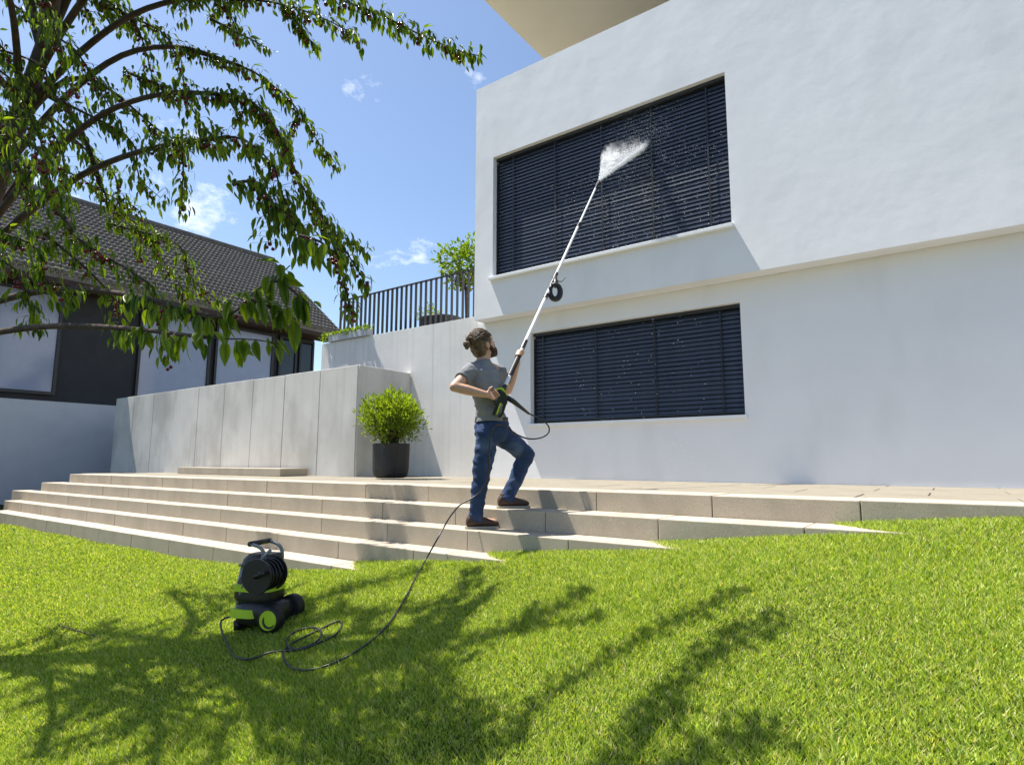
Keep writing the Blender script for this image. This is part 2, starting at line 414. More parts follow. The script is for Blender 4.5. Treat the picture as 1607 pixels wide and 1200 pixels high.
boxo('roof_slab', (-6.30, 7, 7.34, 14, 8.6, 8.95), SOFFIT, house)
for (x0, x1, z0, z1), y, npx, cords, pr_ in ((LW, YL, 22, (852, 935, 1028, 1133), .045), (UW, YU, 33, (805, 871, 945, 1025, 1115), .066)):
    # sill, glass, blind
    bm = bmesh.new(); vs = box(bm, x0-.045, x1+.025, y-pr_, y+.235, z0-.042, z0+.002)
    for v in vs:
        if v.co.y > y and v.co.z > z0-.02: v.co.z += .012
    bevel(bm, .003, 1); obj('window_sill', bm, SILL, house)
    boxo('window_pane', (x0+.01, x1-.01, y+.240, y+.250, z0+.01, z1-.01), GLASS, house)
    bl = boxo('blind_head_box', (x0+.012, x1-.012, y+.070, y+.185, z1-.045, z1-.004), DARK, house)
    top = z1-.052; bot = z0+.06; pitch = (top-bot)/npx
    # slat profile: shallow arc, outer edge low
    prof = []; wd = .076; til = math.radians(67)
    for k in range(6):
        s_ = (k/5-.5)*wd; c_ = .006*(1-(2*k/5-1)**2)
        yy = s_*math.cos(til)-c_*math.sin(til); zz = s_*math.sin(til)+c_*math.cos(til)
        prof.append((yy, zz))
    bm = bmesh.new(); L_ = []; R_ = []
    for (yy, zz) in prof: L_.append(bm.verts.new((-(x1-x0)/2+.022, yy, zz))); R_.append(bm.verts.new(((x1-x0)/2-.022, yy, zz)))
    L2 = [bm.verts.new((v.co.x, v.co.y+.0012, v.co.z+.0006)) for v in L_]; R2 = [bm.verts.new((v.co.x, v.co.y+.0012, v.co.z+.0006)) for v in R_]
    for k in range(5):
        bm.faces.new([L_[k], R_[k], R_[k+1], L_[k+1]]); bm.faces.new([L2[k+1], R2[k+1], R2[k], L2[k]])
    bmesh.ops.recalc_face_normals(bm, faces=bm.faces)
    sm_ = bpy.data.meshes.new('slat'); bm.to_mesh(sm_); bm.free(); sm_.polygons.foreach_set('use_smooth', [True]*len(sm_.polygons))
    for k in range(npx):
        shared('slat', sm_, SLAT, ((x0+x1)/2, y+.125+rng.uniform(-.001, .001), bot+(k+.5)*pitch), bl, rot=(rng.uniform(-.035, .035), rng.uniform(-.0006, .0006), 0))
    boxo('bottom_rail', (x0+.02, x1-.02, y+.095, y+.155, z0+.030, z0+.052), DARK if y == YL else GREYP, bl)
    for xx in (x0+.004, x1-.020): boxo('guide_rail', (xx, xx+.016, y+.090, y+.160, z0+.016, z1-.08), DARK, bl)
    for c_ in cords:
        px = onY(c_, 330 if y == YU else 570, y+.085)[0]
        boxo('ladder_cord', (px-.009, px+.009, y+.087, y+.0895, bot, top), BLACKP, bl)

# retaining wall with railing, left of the house
rw = empty('retaining_wall', (-8, 7.6, 0), 'tall pale concrete retaining wall under the dark railing', 'wall')
edges = [-10.18, -9.13, -8.12, -7.10, -6.102]
for a_, b_ in zip(edges[:-1], edges[1:]):
    boxo('panel', (a_+.0006, b_-.0006, YL+rng.uniform(-.001, .001), 7.72, -.03, 2.60), CONC, rw, .0015, 1)
tg = bmesh.new(); box(tg, -10.15, -5.99, 7.725, 40, -.5, 2.42); box(tg, -17.5, -10.16, 7.73, 40, -1.1, 1.45)
tag(obj('upper_terrace', tg, PAVE), 'raised terrace ground behind the retaining wall', kind='structure')
rl = empty('railing', (-8, 7.58, 2.6), 'dark metal bar railing on top of the pale retaining wall', 'railing')
bm = bmesh.new(); box(bm, -.006, .006, -.026, .026, 0, .83); bmx = bpy.data.meshes.new('bar'); bm.to_mesh(bmx); bm.free()
nb = 31
for k in range(nb):
    x = -9.79+k*(3.74/(nb-1)); shared('bar', bmx, DARK, (x, 7.58, 2.625), rl)
boxo('top_rail', (-9.81, -6.03, 7.55, 7.61, 3.456, 3.470), DARK, rl)
boxo('bottom_rail', (-9.81, -6.03, 7.56, 7.60, 2.618, 2.630), DARK, rl)
for x in (-9.6, -8.4, -7.2, -6.1): boxo('foot', (x-.02, x+.02, 7.565, 7.595, 2.598, 2.617), DARK, rl)

# concrete planter block in front of the retaining wall
XB, YB, ZB = -7.62, 6.30, 1.785
pb = empty('concrete_planter_block', (-10, 6.6, 0), 'long grey concrete planter block of tall panels behind the potted shrub', 'planter wall')
xs_ = [XB-.03, -8.62, -9.64, -10.66, -11.68, -12.70, -13.72, -14.74, -15.76, -16.78]
for a_, b_ in zip(xs_[1:], xs_[:-1]):
    boxo('panel', (a_+.006, b_-.006, YB+rng.uniform(-.003, .003), YB+.12, -.03, ZB+rng.uniform(-.004, .004)), PANEL, pb, .004, 1)
boxo('side_panel', (XB-.12, XB, YB+.012, YL-.006, -.03, ZB), PANEL, pb, .004, 1)
boxo('core', (-16.75, XB-.125, YB+.125, YL-.01, -.03, ZB-.06), SOIL, pb)
# low slab on the patio
ls = boxo('low_concrete_step', (-12.2, -8.80, 5.75, 6.26, .001, .125), STEP, None, .008)
tag(ls, 'low beige concrete step lying against the planter block panels', 'step')
# ------------------------------------------------------------------ foliage helpers
def leaf_template(Lf, W, fold=.25, curl=.18, n=5):
    """pointed oval leaf along +X, normal +Z; returns verts, tris"""
    V = []; F = []
    for k in range(n+1):
        t = k/n; wv = W*math.sin(math.pi*min(1, t**.8))**.9*(1-.25*t) if 0 < k < n else .0
        z = -curl*Lf*t*t
        V += [(t*Lf, 0, z), (t*Lf, wv, z+fold*wv), (t*Lf, -wv, z+fold*wv)]
    for k in range(n):
        a = 3*k; b = 3*(k+1)
        for s_ in (1, 2):
            if k == 0: F.append((a, b, b+s_))
            elif k == n-1: F.append((a, b, a+s_))
            else: F += [(a, b, b+s_), (a, b+s_, a+s_)]
    return np.array(V), np.array(F)
def place_leaves(P, D, Nn, sc, T):
    """P base points, D tip directions, Nn approx normals, sc scale -> merged mesh arrays"""
    V0, F0 = T; n = len(P)
    D = D/np.linalg.norm(D, axis=1)[:, None]
    Y = np.cross(Nn, D); Y /= np.linalg.norm(Y, axis=1)[:, None]+1e-9; Z = np.cross(D, Y)
    V = P[:, None, :]+sc[:, None, None]*(V0[None, :, 0:1]*D[:, None]+V0[None, :, 1:2]*Y[:, None]+V0[None, :, 2:3]*Z[:, None])
    F = F0[None]+(np.arange(n)*len(V0))[:, None, None]
    return V.reshape(-1, 3), F.reshape(-1, 3), len(V0)
def leaf_mesh(name, P, D, Nn, sc, T, bias=None):
    V, F, k = place_leaves(np.array(P), np.array(D), np.array(Nn), np.array(sc), T)
    me = mesh_np(name, V, F); r = rng.random(len(P))*.999
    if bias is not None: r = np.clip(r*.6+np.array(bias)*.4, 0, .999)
    me.attributes.new('rnd', 'FLOAT', 'POINT').data.foreach_set('value', np.repeat(r, k).astype(np.float32))
    me.polygons.foreach_set('use_smooth', [True]*len(me.polygons))
    return me
def rdir(n, g=rng):
    v = g.normal(size=(n, 3)); return v/np.linalg.norm(v, axis=1)[:, None]
def resample(pts, step):
    pts = np.array(pts, float)
    # Catmull-Rom then even spacing
    P = np.vstack([2*pts[0]-pts[1], pts, 2*pts[-1]-pts[-2]]); out = []
    for i in range(1, len(P)-2):
        for t in np.linspace(0, 1, 24, endpoint=False):
            a, b, c, d = P[i-1:i+3]
            out.append(.5*((2*b)+(-a+c)*t+(2*a-5*b+4*c-d)*t*t+(-a+3*b-3*c+d)*t**3))
    out.append(pts[-1]); out = np.array(out)
    s = np.r_[0, np.cumsum(np.linalg.norm(np.diff(out, axis=0), axis=1))]
    n = max(2, int(s[-1]/step)+1); q = np.linspace(0, s[-1], n)
    return np.stack([np.interp(q, s, out[:, k]) for k in range(3)], -1)

# ------------------------------------------------------------------ potted shrub on the patio
def bush(parent, c, rx, ry, rz, n, leafL, leafW, matl, name='foliage', updir=.6, hollow=.35, flat=0, stems=40, base=None):
    T = leaf_template(leafL, leafW, .2, .1, 3)
    u = rdir(n); rad = (hollow+(1-hollow)*rng.random(n)**.5)
    ang = np.arctan2(u[:, 1], u[:, 0])
    lump = 1+.13*np.sin(3*ang+1.3+u[:, 2]*3)+.10*np.sin(7*ang+2.1)+.08*rng.normal(size=n)
    P = np.array(c)+u*np.array([rx, ry, rz])*(rad*lump)[:, None]
    D = u*.7+np.array([0, 0, updir])+rdir(n)*.55
    Nn = rdir(n)*.6+np.array([0, 0, 1.])+u*.4
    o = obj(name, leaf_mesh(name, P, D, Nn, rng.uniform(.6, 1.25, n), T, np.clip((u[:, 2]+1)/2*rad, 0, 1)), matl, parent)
    if stems:
        bm = bmesh.new(); b0 = np.array(base if base is not None else c)
        for k in range(stems):
            v = rdir(1)[0]; v[2] = abs(v[2])
            e = np.array(c)+v*np.array([rx, ry, rz])*rng.uniform(.5, .9); s_ = b0+np.array([rng.uniform(-.08, .08)*rx*3, rng.uniform(-.08, .08)*ry*3, 0])
            m_ = (s_+e)/2+np.array([(e-s_)[0]*.1, (e-s_)[1]*.1, .05*rz])
            tube(bm, [s_, m_, e], [.006, .0045, .002], 5)
        obj('stems', bm, BARK, parent)
    return o
px_, py_ = -6.42, 5.93
sp = empty('potted_shrub', (px_, py_, 0), 'bright green leafy shrub in a tall dark grey pot on the patio', 'potted plant')
bm = bmesh.new(); secs = []
for z, a_ in [(.012, .165), (.03, .195), (.07, .212), (.14, .222), (.30, .226), (.48, .229), (.492, .227)]:
    secs.append(((px_, py_, z), (a_, 0, 0), (0, a_, 0)))
rings = []
loft(bm, secs, 40, 3.2)
top = max(bm.faces, key=lambda f: f.calc_center_median().z)
bmesh.ops.inset_region(bm, faces=[top], thickness=.018, depth=-.0)
bmesh.ops.translate(bm, verts=list(top.verts), vec=(0, 0, -.05))
obj('pot', bm, POT, sp, smooth=False)
bm = bmesh.new(); loft(bm, [((px_, py_, .40), (.20, 0, 0), (0, .20, 0)), ((px_, py_, .455), (.207, 0, 0), (0, .207, 0))], 30, 3.2); obj('soil', bm, SOIL, sp)
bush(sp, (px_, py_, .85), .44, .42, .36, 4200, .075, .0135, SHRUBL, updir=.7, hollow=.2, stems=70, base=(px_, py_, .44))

# trough planter on the wall end
tp = empty('planter_trough', (-9.33, 7.36, 2.60), 'grey metal trough of trailing plants on the retaining wall end', 'planter')
bm = bmesh.new(); box(bm, -9.92, -8.75, 7.40, 7.53, 2.604, 2.74); bevel(bm, .006); obj('trough', bm, mat('zinc', (.42, .43, .46), .5, .5, var=.1, vscale=6), tp)
n = 420; P = np.stack([rng.uniform(-10.08, -8.72, n), rng.uniform(7.36, 7.52, n), 2.76+rng.normal(0, .022, n)], -1); P[:60, 2] -= rng.uniform(0, .1, 60); P[:60, 0] = rng.uniform(-10.15, -9.93, 60)
obj('foliage', leaf_mesh('foliage', P, rdir(n)+np.array([0, -.4, .1]), rdir(n)+np.array([0, 0, 1.]), rng.uniform(.6, 1.2, n), leaf_template(.06, .022, .2, .2, 3)), SHRUBL, tp)
for x in (-9.85, -9.5, -9.0):
    bm = bmesh.new(); tube(bm, [(x, 7.47, 2.599), (x, 7.47, 2.61)], .015, 8); obj('foot', bm, DARK, tp)

# small tree and bowl behind railing
st = empty('terrace_tree', (-7.35, 8.6, 2.42), 'small bright green tree behind the dark railing beside the house', 'tree')
bm = bmesh.new(); c0 = np.array([-7.35, 8.6, 2.42])
tube(bm, [c0, c0+[.02, 0, .6], c0+[-.03, .02, 1.15]], [.035, .028, .022], 8)
for k in range(9):
    v = rdir(1)[0]; v[2] = abs(v[2])*.6+.2
    tube(bm, [c0+[-.03, .02, 1.0+.03*k], c0+[-.03, .02, 1.2]+v*[.35, .3, .3], c0+[-.03, .02, 1.3]+v*[.62, .5, .5]], [.016, .010, .004], 6)
obj('trunk', bm, BARK, st)
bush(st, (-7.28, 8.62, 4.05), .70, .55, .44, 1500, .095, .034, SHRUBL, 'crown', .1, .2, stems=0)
bp_ = empty('planter_bowl', (-7.62, 8.1, 2.42), 'dark bowl with a small yellowish plant behind the railing bars', 'potted plant')
bm = bmesh.new(); loft(bm, [((-7.52, 8.1, z), (a_, 0, 0), (0, a_, 0)) for z, a_ in [(2.422, .2), (2.5, .28), (2.72, .38), (2.86, .40), (2.88, .39)]], 24); obj('bowl', bm, DARK, bp_)
bush(bp_, (-7.85, 8.1, 2.98), .26, .2, .2, 260, .07, .014, SHRUBL, stems=10, base=(-7.8, 8.1, 2.85))

# ------------------------------------------------------------------ neighbour house
nh = empty('neighbour_house', (-20, 9, 1.4), 'neighbouring house with grey tiled roof and dark framed glazing', 'house')
EX, RX, EZ, RZ, YE, YN = -17.6, -22.25, 4.86, 8.5, 13.7, 3.0
boxo('wall', (-26.5, -18.5, YN+.4, YE-.5, 1.75, 4.75), mat('dark_cladding', (.03, .032, .037), .6, .3, var=.15), nh)
boxo('lower_wall', (-26.5, -18.46, YN+.35, YE-.45, -1.3, 1.748), RENDERW, nh)
bm = bmesh.new()
def slope(x, dz=0): return RZ+(x-RX)*(EZ-RZ)/(EX-RX)+dz
vs = [bm.verts.new(v) for v in [(EX, YN, slope(EX)-.12), (EX, YE, slope(EX)-.12), (RX, YE, RZ-.12), (RX, YN, RZ-.12), (2*RX-EX, YN, slope(EX)-.12), (2*RX-EX, YE, slope(EX)-.12)]]
v2 = [bm.verts.new(v.co+Vector((0, 0, .1))) for v in vs]
for q in ((0, 1, 2, 3), (3, 2, 5, 4)): bm.faces.new([vs[i] for i in q][::-1]); bm.faces.new([v2[i] for i in q])
for q in ((0, 1), (1, 2), (2, 5), (5, 4), (4, 3), (3, 0)): bm.faces.new([vs[q[0]], vs[q[1]], v2[q[1]], v2[q[0]]])
rf = obj('roof', bm, TILE, nh)
# tile courses as real ridged strips
Vt = []; Ft = []; ncol = 70; nrow = 22
sl = np.array([RX-EX, 0, RZ-EZ]); nrm = np.array([-(RZ-EZ), 0, (RX-EX)]); nrm /= -np.linalg.norm(nrm)
if nrm[2] < 0: nrm = -nrm
for r_ in range(nrow):
    for c_ in range(ncol):
        y0 = YN+(YE-YN)*c_/ncol; y1 = YN+(YE-YN)*(c_+1)/ncol; ym = y0+(y1-y0)*.62
        A = np.array([EX, 0, EZ])+sl*(r_/nrow); Bq = np.array([EX, 0, EZ])+sl*((r_+1.12)/nrow)
        k = len(Vt)
        for yy, hh in ((y0+.01, .01), ((y0+ym)/2, .055), (ym, .02), (y1, .012)):
            Vt.append(A+[0, yy, 0]+nrm*(hh+.05)); Vt.append(Bq+[0, yy, 0]+nrm*(hh+.012)); Vt.append(A+[0, yy, 0])
        for q in range(3):
            Ft.append((k+3*q, k+3*q+3, k+3*q+4, k+3*q+1)); Ft.append((k+3*q+2, k+3*q+5, k+3*q+3, k+3*q))
to = obj('roof_tiles', mesh_np('roof_tiles', np.array(Vt), np.array(Ft)), TILE, rf); to['kind'] = 'stuff'
bm = bmesh.new(); tube(bm, [(RX, YN-.02, RZ+.05), (RX, YE+.02, RZ+.05)], .12, 8); obj('ridge_cap', bm, TILE, rf)
boxo('fascia', (EX-.06, EX-.002, YN, YE, 4.60, 4.80), BROWNW, nh)
boxo('soffit_board', (-18.5, EX-.062, YN, YE, 4.63, 4.70), BROWNW, nh)
for (y0, y1) in ((4.0, 5.5), (7.35, 9.4), (9.55, 11.55), (11.75, 12.45), (12.55, 13.15)):
    f_ = bmesh.new(); box(f_, -18.498, -18.40, y0, y0+.07, 1.9, 4.55); box(f_, -18.498, -18.40, y1-.07, y1, 1.9, 4.55); box(f_, -18.498, -18.40, y0+.071, y1-.071, 4.47, 4.55); box(f_, -18.498, -18.40, y0+.071, y1-.071, 1.9, 1.98)
    fr_ = obj('window_frame', f_, DARK, nh)
    boxo('window_pane', (-18.47, -18.45, y0+.072, y1-.072, 1.985, 4.465), PANE if y1 < 12 else GLASS, fr_)

# ------------------------------------------------------------------ hedge closing the lawn
hd = empty('hedge', (-13.6, 1.5, -1.1), 'clipped dark green hedge at the far end of the lawn', 'hedge')
bm = bmesh.new(); box(bm, -14.1, -13.3, -2.4, 3.05, -1.4, .35); obj('dark_core', bm, BARK, hd)  # solid dark box standing in for the shaded inside behind the leaves
n = 9000
P = np.stack([rng.uniform(-14.3, -13.15, n), rng.uniform(-2.6, 3.15, n), rng.uniform(-1.1, .5, n)], -1)
edge = np.argmin(np.stack([P[:, 0]+14.3, -13.15-P[:, 0], .5-P[:, 2], 3.15-P[:, 1]], 1), 1)
P[edge == 1, 0] = -13.18+rng.normal(0, .05, (edge == 1).sum()); P[edge == 2, 2] = .44+rng.normal(0, .05, (edge == 2).sum()); P[edge == 3, 1] = 3.1+rng.normal(0, .04, (edge == 3).sum())
far = P[:, 0] > -13.9; P = P[far]; n = len(P)
obj('foliage', leaf_mesh('foliage', P, rdir(n)+np.array([.5, 0, .2]), rdir(n)+np.array([.6, 0, .6]), rng.uniform(.7, 1.3, n), leaf_template(.075, .024, .2, .15, 3)), HEDGEL, hd)

# ------------------------------------------------------------------ cherry tree
ct = empty('cherry_tree', (-6.6, 1.1, float(lawn_z(-6.6, 1.1))-.05), 'cherry tree with drooping leafy branches and dark red fruit', 'tree')
T0 = np.array([-6.6, 1.1, float(lawn_z(-6.6, 1.1))-.05])
FORK = T0+np.array([.10, .05, 2.1])
bm = bmesh.new(); tr = resample([T0+[0, 0, -.2], T0+[.02, 0, .3], T0+[.07, .03, 1.2], FORK, FORK+[.05, .1, 1.2], FORK+[.25, .3, 2.6], FORK+[.5, .4, 3.6]], .2)
tube(bm, tr, list(np.interp(np.arange(len(tr))/(len(tr)-1), [0, .06, .1, .4, 1], [.22, .17, .145, .12, .05])), 14)
obj('trunk', bm, BARK, ct, True)
TOPF = tr
BIGL = leaf_template(.115, .026, .22, .22, 6)
LSMALL = leaf_template(.082, .0165, .22, .25, 4)
lp, ld, ln, lsz = [], [], [], []
cher = []; stems = bmesh.new()
indiv = []
def garland(pts, dens=1.0, leafy=(0, 1), r0=.012, r1=.003, size=1.0, fruit=.3, big=False, droop=.9, spread=.06, step=.035, sunny=False):
    L = resample(pts, step); n = len(L)
    tw = bmesh.new(); L2_ = L[::2] if n > 8 else L; tube(tw, L2_, list(np.linspace(r0, r1, len(L2_))), 6); obj('branch', tw, BARK, ct, True)
    for i in range(n):
        t = i/(n-1)
        if t < leafy[0] or t > leafy[1]: continue
        tg_ = L[min(i+1, n-1)]-L[max(i-1, 0)]; tg_ /= np.linalg.norm(tg_)
        k = rng.poisson((1.7 if big else 3.7)*dens)
        for _ in range(k):
            v = rdir(1)[0]; v -= tg_*(v@tg_); v /= np.linalg.norm(v)+1e-6
            off = v*rng.uniform(0, spread*1.3)
            d = v*rng.uniform(.15, .8)+tg_*rng.uniform(-.1, .6)+np.array([0, 0, -1.])*rng.uniform(droop-.6, droop+.5)
            nn = v+np.array([0, 0, .7])+rdir(1)[0]*.5
            s_ = size*rng.uniform(.5, 1.25)
            p = L[i]+off
            q0 = p+SUN*(p[2]/-SUN[2]); q1 = p+SUN*((p[2]-1)/-SUN[2])
            if sunny and p[2] > 2 and ((-3.95 < q0[0] < 1.5 and 3.38 < q0[1] < 4.8) or (-3.7 < q1[0] < -2.3 and 3.3 < q1[1] < 4.7)): continue   # the man and the steps beside him stand in full sun
            if big: indiv.append((p, d, nn, s_))
            else: lp.append(p); ld.append(d); ln.append(nn); lsz.append(s_)
            tube(stems, [L[i], p], [.0015, .001], 3, False)
        if rng.random() < fruit:
            for _ in range(rng.integers(1, 4)):
                cc = L[i]+rdir(1)[0]*.025+np.array([0, 0, -rng.uniform(.02, .06)])
                cher.append(cc); tube(stems, [L[i], cc], [.001, .001], 3, False)
def pxl(l): return [pd(x, y, d) for x, y, d in l]
def arch(p0, p1, h, n=4):
    p0 = np.array(p0); p1 = np.array(p1)
    return [p0+(p1-p0)*t+np.array([0, 0, h*math.sin(math.pi*t)]) for t in np.linspace(0, 1, n+1)[:-1]]
def frompt(k): return TOPF[min(int(k*(len(TOPF)-1)), len(TOPF)-1)]
# branches in view: (attachment on trunk, arch, polyline)
def vis(att, h, poly, **kw):
    P = pxl(poly); A = arch(frompt(att), P[0], h)
    L0 = resample(A+[P[0]], .15)
    tw = bmesh.new(); tube(tw, L0, list(np.linspace(.032, kw.get('r0', .012)*1.05, len(L0))), 8); obj('branch', tw, BARK, ct, True)
    garland(A[-1:]+P, **kw) if kw.pop('ext', True) else garland(P, **kw)
vis(.85, .5, [(330, -75, 3.32), (400, -48, 3.48), (470, -22, 3.65), (540, 2, 3.77), (600, 25, 3.85), (660, 55, 3.9), (715, 78, 3.93), (752, 88, 3.97)], dens=2.7, fruit=.5, r0=.014, spread=.06, size=.82)
vis(.8, .4, [(395, 0, 4.35), (460, 12, 4.25), (520, 35, 4.17), (566, 62, 4.1)], dens=2.0, fruit=.35, spread=.05, size=.82)
garland(pxl([(446, 8, 4.27), (462, 30, 4.3), (480, 55, 4.4), (497, 76, 4.5)]), dens=2.0, fruit=.5, size=.9, spread=.04)
garland(pxl([(330, 30, 5.0), (380, 55, 5.0), (405, 68, 5.0), (430, 84, 5.0)]), dens=1.0, fruit=.1, size=.9, spread=.03)
vis(.7, .6, [(380, 105, 4.5), (425, 132, 4.55), (465, 170, 4.6), (497, 220, 4.65), (532, 262, 4.7)], dens=2.1, fruit=.45, size=.92, spread=.05)
garland(pxl([(470, 175, 4.6), (458, 200, 4.55), (448, 225, 4.5), (440, 250, 4.5)]), dens=1.5, fruit=.6, size=.85, spread=.04)
vis(.62, .5, [(370, 150, 4.2), (415, 178, 4.2), (440, 215, 4.2), (462, 265, 4.2), (490, 320, 4.25), (525, 362, 4.3), (560, 385, 4.35), (577, 395, 4.4)], dens=1.9, fruit=.5, size=.95, spread=.06)
garland(pxl([(480, 300, 4.2), (510, 345, 4.2), (540, 390, 4.2), (562, 425, 4.2), (578, 450, 4.2)]), dens=1.6, fruit=.5, size=.95, spread=.05)
garland(pxl([(500, 340, 4.1), (522, 380, 4.1), (536, 425, 4.1), (545, 470, 4.1), (552, 492, 4.1)]), dens=1.7, fruit=.8, size=.9, spread=.045)
vis(.58, .3, [(360, 215, 3.9), (405, 235, 3.9), (430, 265, 3.9), (445, 310, 3.9), (470, 355, 3.9), (488, 400, 3.9)], dens=2.2, fruit=.5, size=1.0, spread=.09)
garland(pxl([(405, 300, 3.8), (430, 320, 3.8), (455, 345, 3.8), (478, 385, 3.8)]), dens=2.0, fruit=.3, size=1.0, spread=.09)
garland(pxl([(370, 180, 4.3), (405, 172, 4.3), (425, 190, 4.3), (432, 215, 4.3)]), dens=1.8, fruit=.5, size=.9, spread=.06)
garland(pxl([(365, 290, 3.9), (400, 285, 3.9), (420, 330, 3.9), (425, 380, 3.9)]), dens=2.0, fruit=.3, size=1.0, spread=.1)
# near twig with large leaves
vis(.5, .2, [(340, 498, 3.2), (403, 455, 3.15), (438, 432, 3.15), (462, 410, 3.15)], dens=1.1, fruit=.1, size=1.12, big=True, droop=1.0, spread=.05, step=.03, r0=.010)
garland(pxl([(430, 440, 3.15), (452, 450, 3.1), (475, 470, 3.1), (492, 480, 3.1)]), dens=1.2, fruit=0, size=1.15, big=True, droop=1.0, spread=.04, step=.03)
garland(pxl([(395, 470, 3.1), (415, 478, 3.1), (440, 490, 3.1), (460, 498, 3.1)]), dens=1.2, fruit=0, size=1.2, big=True, droop=.9, spread=.05, step=.03)
garland(pxl([(470, 370, 3.5), (500, 378, 3.5), (520, 392, 3.5), (535, 405, 3.5)]), dens=1.2, fruit=.4, size=1.1, big=True, droop=.9, spread=.05, step=.03)
vis(.45, .1, [(330, 530, 3.0), (390, 532, 3.0), (420, 536, 3.0), (438, 540, 3.0)], dens=.8, fruit=0, size=1.0, big=True, droop=1.0, spread=.03, step=.03, r0=.008)
# crown outside the photograph's left edge
g2 = np.random.default_rng(21)
for k in range(34):
    x0 = g2.uniform(-80, 330); y0 = g2.uniform(-160, 430); d0 = g2.uniform(3.6, 5.6)
    p = [(x0-g2.uniform(60, 120), y0-g2.uniform(30, 70), d0), (x0, y0, d0), (x0+g2.uniform(15, 45), y0+g2.uniform(25, 60), d0), (x0+g2.uniform(40, 75), y0+g2.uniform(80, 140), d0+.05)]
    p = [(min(q[0], 396), q[1], q[2]) for q in p]
    if k % 4 == 0: vis(g2.uniform(.5, .9), .3, p, dens=1.5, fruit=.5, size=.95, spread=.07, sunny=True)
    else: garland(pxl(p), sunny=True, dens=1.5, fruit=.35, size=.95, spread=.08)
# high branches above the camera's view; their shade falls across the lawn
def shade(poly, hgt, dens=2.0, spread=.10, att=.9, conn=True, size=1.0, sub=True):
    P = []
    for x, y in poly:
        q = on_lawn(x, y); P.append(q-SUN*(hgt/(-SUN[2])))
    P = np.array(P); P[:, 2] += np.linspace(.25, -.2, len(P))
    garland(P, dens=dens*1.7, fruit=.2, spread=spread*.85, size=size*1.15, r0=.02, r1=.005, step=.045, sunny=True)
    if conn:
        L0 = resample(arch(frompt(att), P[0], .5)+[P[0]], .2); tw = bmesh.new(); tube(tw, L0, list(np.linspace(.05, .02, len(L0))), 8); obj('branch', tw, BARK, ct, True)
shade([(700, 1420), (860, 1300), (970, 1190), (1030, 1125), (1062, 1085), (1110, 1050), (1160, 1020), (1210, 992), (1260, 965)], 4.4, 2.6, .09)
shade([(680, 1020), (740, 1008), (800, 990), (870, 965), (915, 945), (947, 926)], 5.2, 2.6, .09)
shade([(420, 960), (480, 945), (540, 930), (600, 915), (650, 905), (690, 895)], 6.2, 2.4, .14)
shade([(430, 985), (500, 975), (560, 965), (640, 960), (700, 950)], 6.2, 2.6, .14)
shade([(600, 1010), (650, 985), (700, 955), (740, 925), (772, 893)], 6.1, 2.4, .10)
shade([(560, 1000), (620, 990), (690, 990), (730, 1000)], 6.0, 2.0, .12, conn=False)
shade([(480, 1075), (560, 1055), (640, 1040), (700, 1050), (745, 1075)], 5.0, 2.2, .12)
shade([(520, 1120), (600, 1100), (680, 1100), (740, 1125), (765, 1165)], 4.7, 2.6, .12)
shade([(400, 1040), (440, 1060), (520, 1090), (560, 1110)], 5.6, 2.2, .14)
shade([(380, 1120), (450, 1130), (540, 1150), (640, 1165), (720, 1185)], 4.6, 2.8, .16)
shade([(380, 1175), (460, 1185), (560, 1195), (660, 1200)], 4.6, 2.8, .16)
shade([(800, 1450), (960, 1290), (1060, 1215), (1105, 1192), (1155, 1172), (1210, 1165), (1260, 1150)], 4.2, 2.6, .10)
shade([(400, 1095), (470, 1100), (560, 1085), (640, 1075), (720, 1100)], 4.9, 2.6, .13, conn=False)
shade([(400, 1000), (450, 1010), (530, 1030), (600, 1030), (660, 1015)], 5.6, 2.4, .12, conn=False)
shade([(600, 1190), (680, 1165), (750, 1170), (800, 1200)], 4.5, 2.4, .11, conn=False)
shade([(250, 930), (330, 940), (400, 920), (450, 905)], 6.3, 2.2, .16)
shade([(120, 990), (220, 1010), (320, 1040), (390, 1080)], 6.0, 2.6, .2)
shade([(100, 1080), (200, 1110), (300, 1140), (360, 1170)], 5.6, 2.6, .2)
# sprays whose shade crosses the steps
def shade_wall(poly, Y, hgt, **kw):
    P = np.array([onY(x, y, Y)-SUN*(hgt/(-SUN[2])) for x, y in poly]); garland(P, fruit=.2, step=.025, size=1.15, sunny=True, **kw)
shade_wall([(578, 770), (598, 775), (615, 772)], 4.32, 6.4, dens=1.6, spread=.03)
shade_wall([(625, 775), (637, 778), (650, 780)], 4.32, 6.4, dens=3, spread=.07)
shade_wall([(580, 800), (596, 806), (612, 802)], 3.97, 6.4, dens=2.0, spread=.05)
shade_wall([(622, 806), (640, 808), (655, 812)], 3.97, 6.4, dens=3, spread=.06)
shade_wall([(575, 830), (600, 836), (640, 842)], 3.70, 6.4, dens=2.0, spread=.07)
shade_wall([(560, 865), (590, 868), (640, 875)], 3.46, 6.4, dens=1.5, spread=.07)
shade_wall([(405, 845), (425, 850), (445, 850)], 3.46, 6.4, dens=.8, spread=.02)
n = len(lp); print('leaves', n, 'individual', len(indiv))
fo = obj('crown', leaf_mesh('crown', lp, ld, ln, lsz, LSMALL), LEAF, ct); fo['kind'] = 'stuff'
so_ = obj('leaf_stalks', stems, mat('stalk', (.10, .11, .03), .6), ct); so_['kind'] = 'stuff'
lm = bpy.data.meshes.new('leaf'); V0, F0 = BIGL
lm = mesh_np('leaf', V0, F0); lm.polygons.foreach_set('use_smooth', [True]*len(lm.polygons)); lm.materials.append(LEAF)
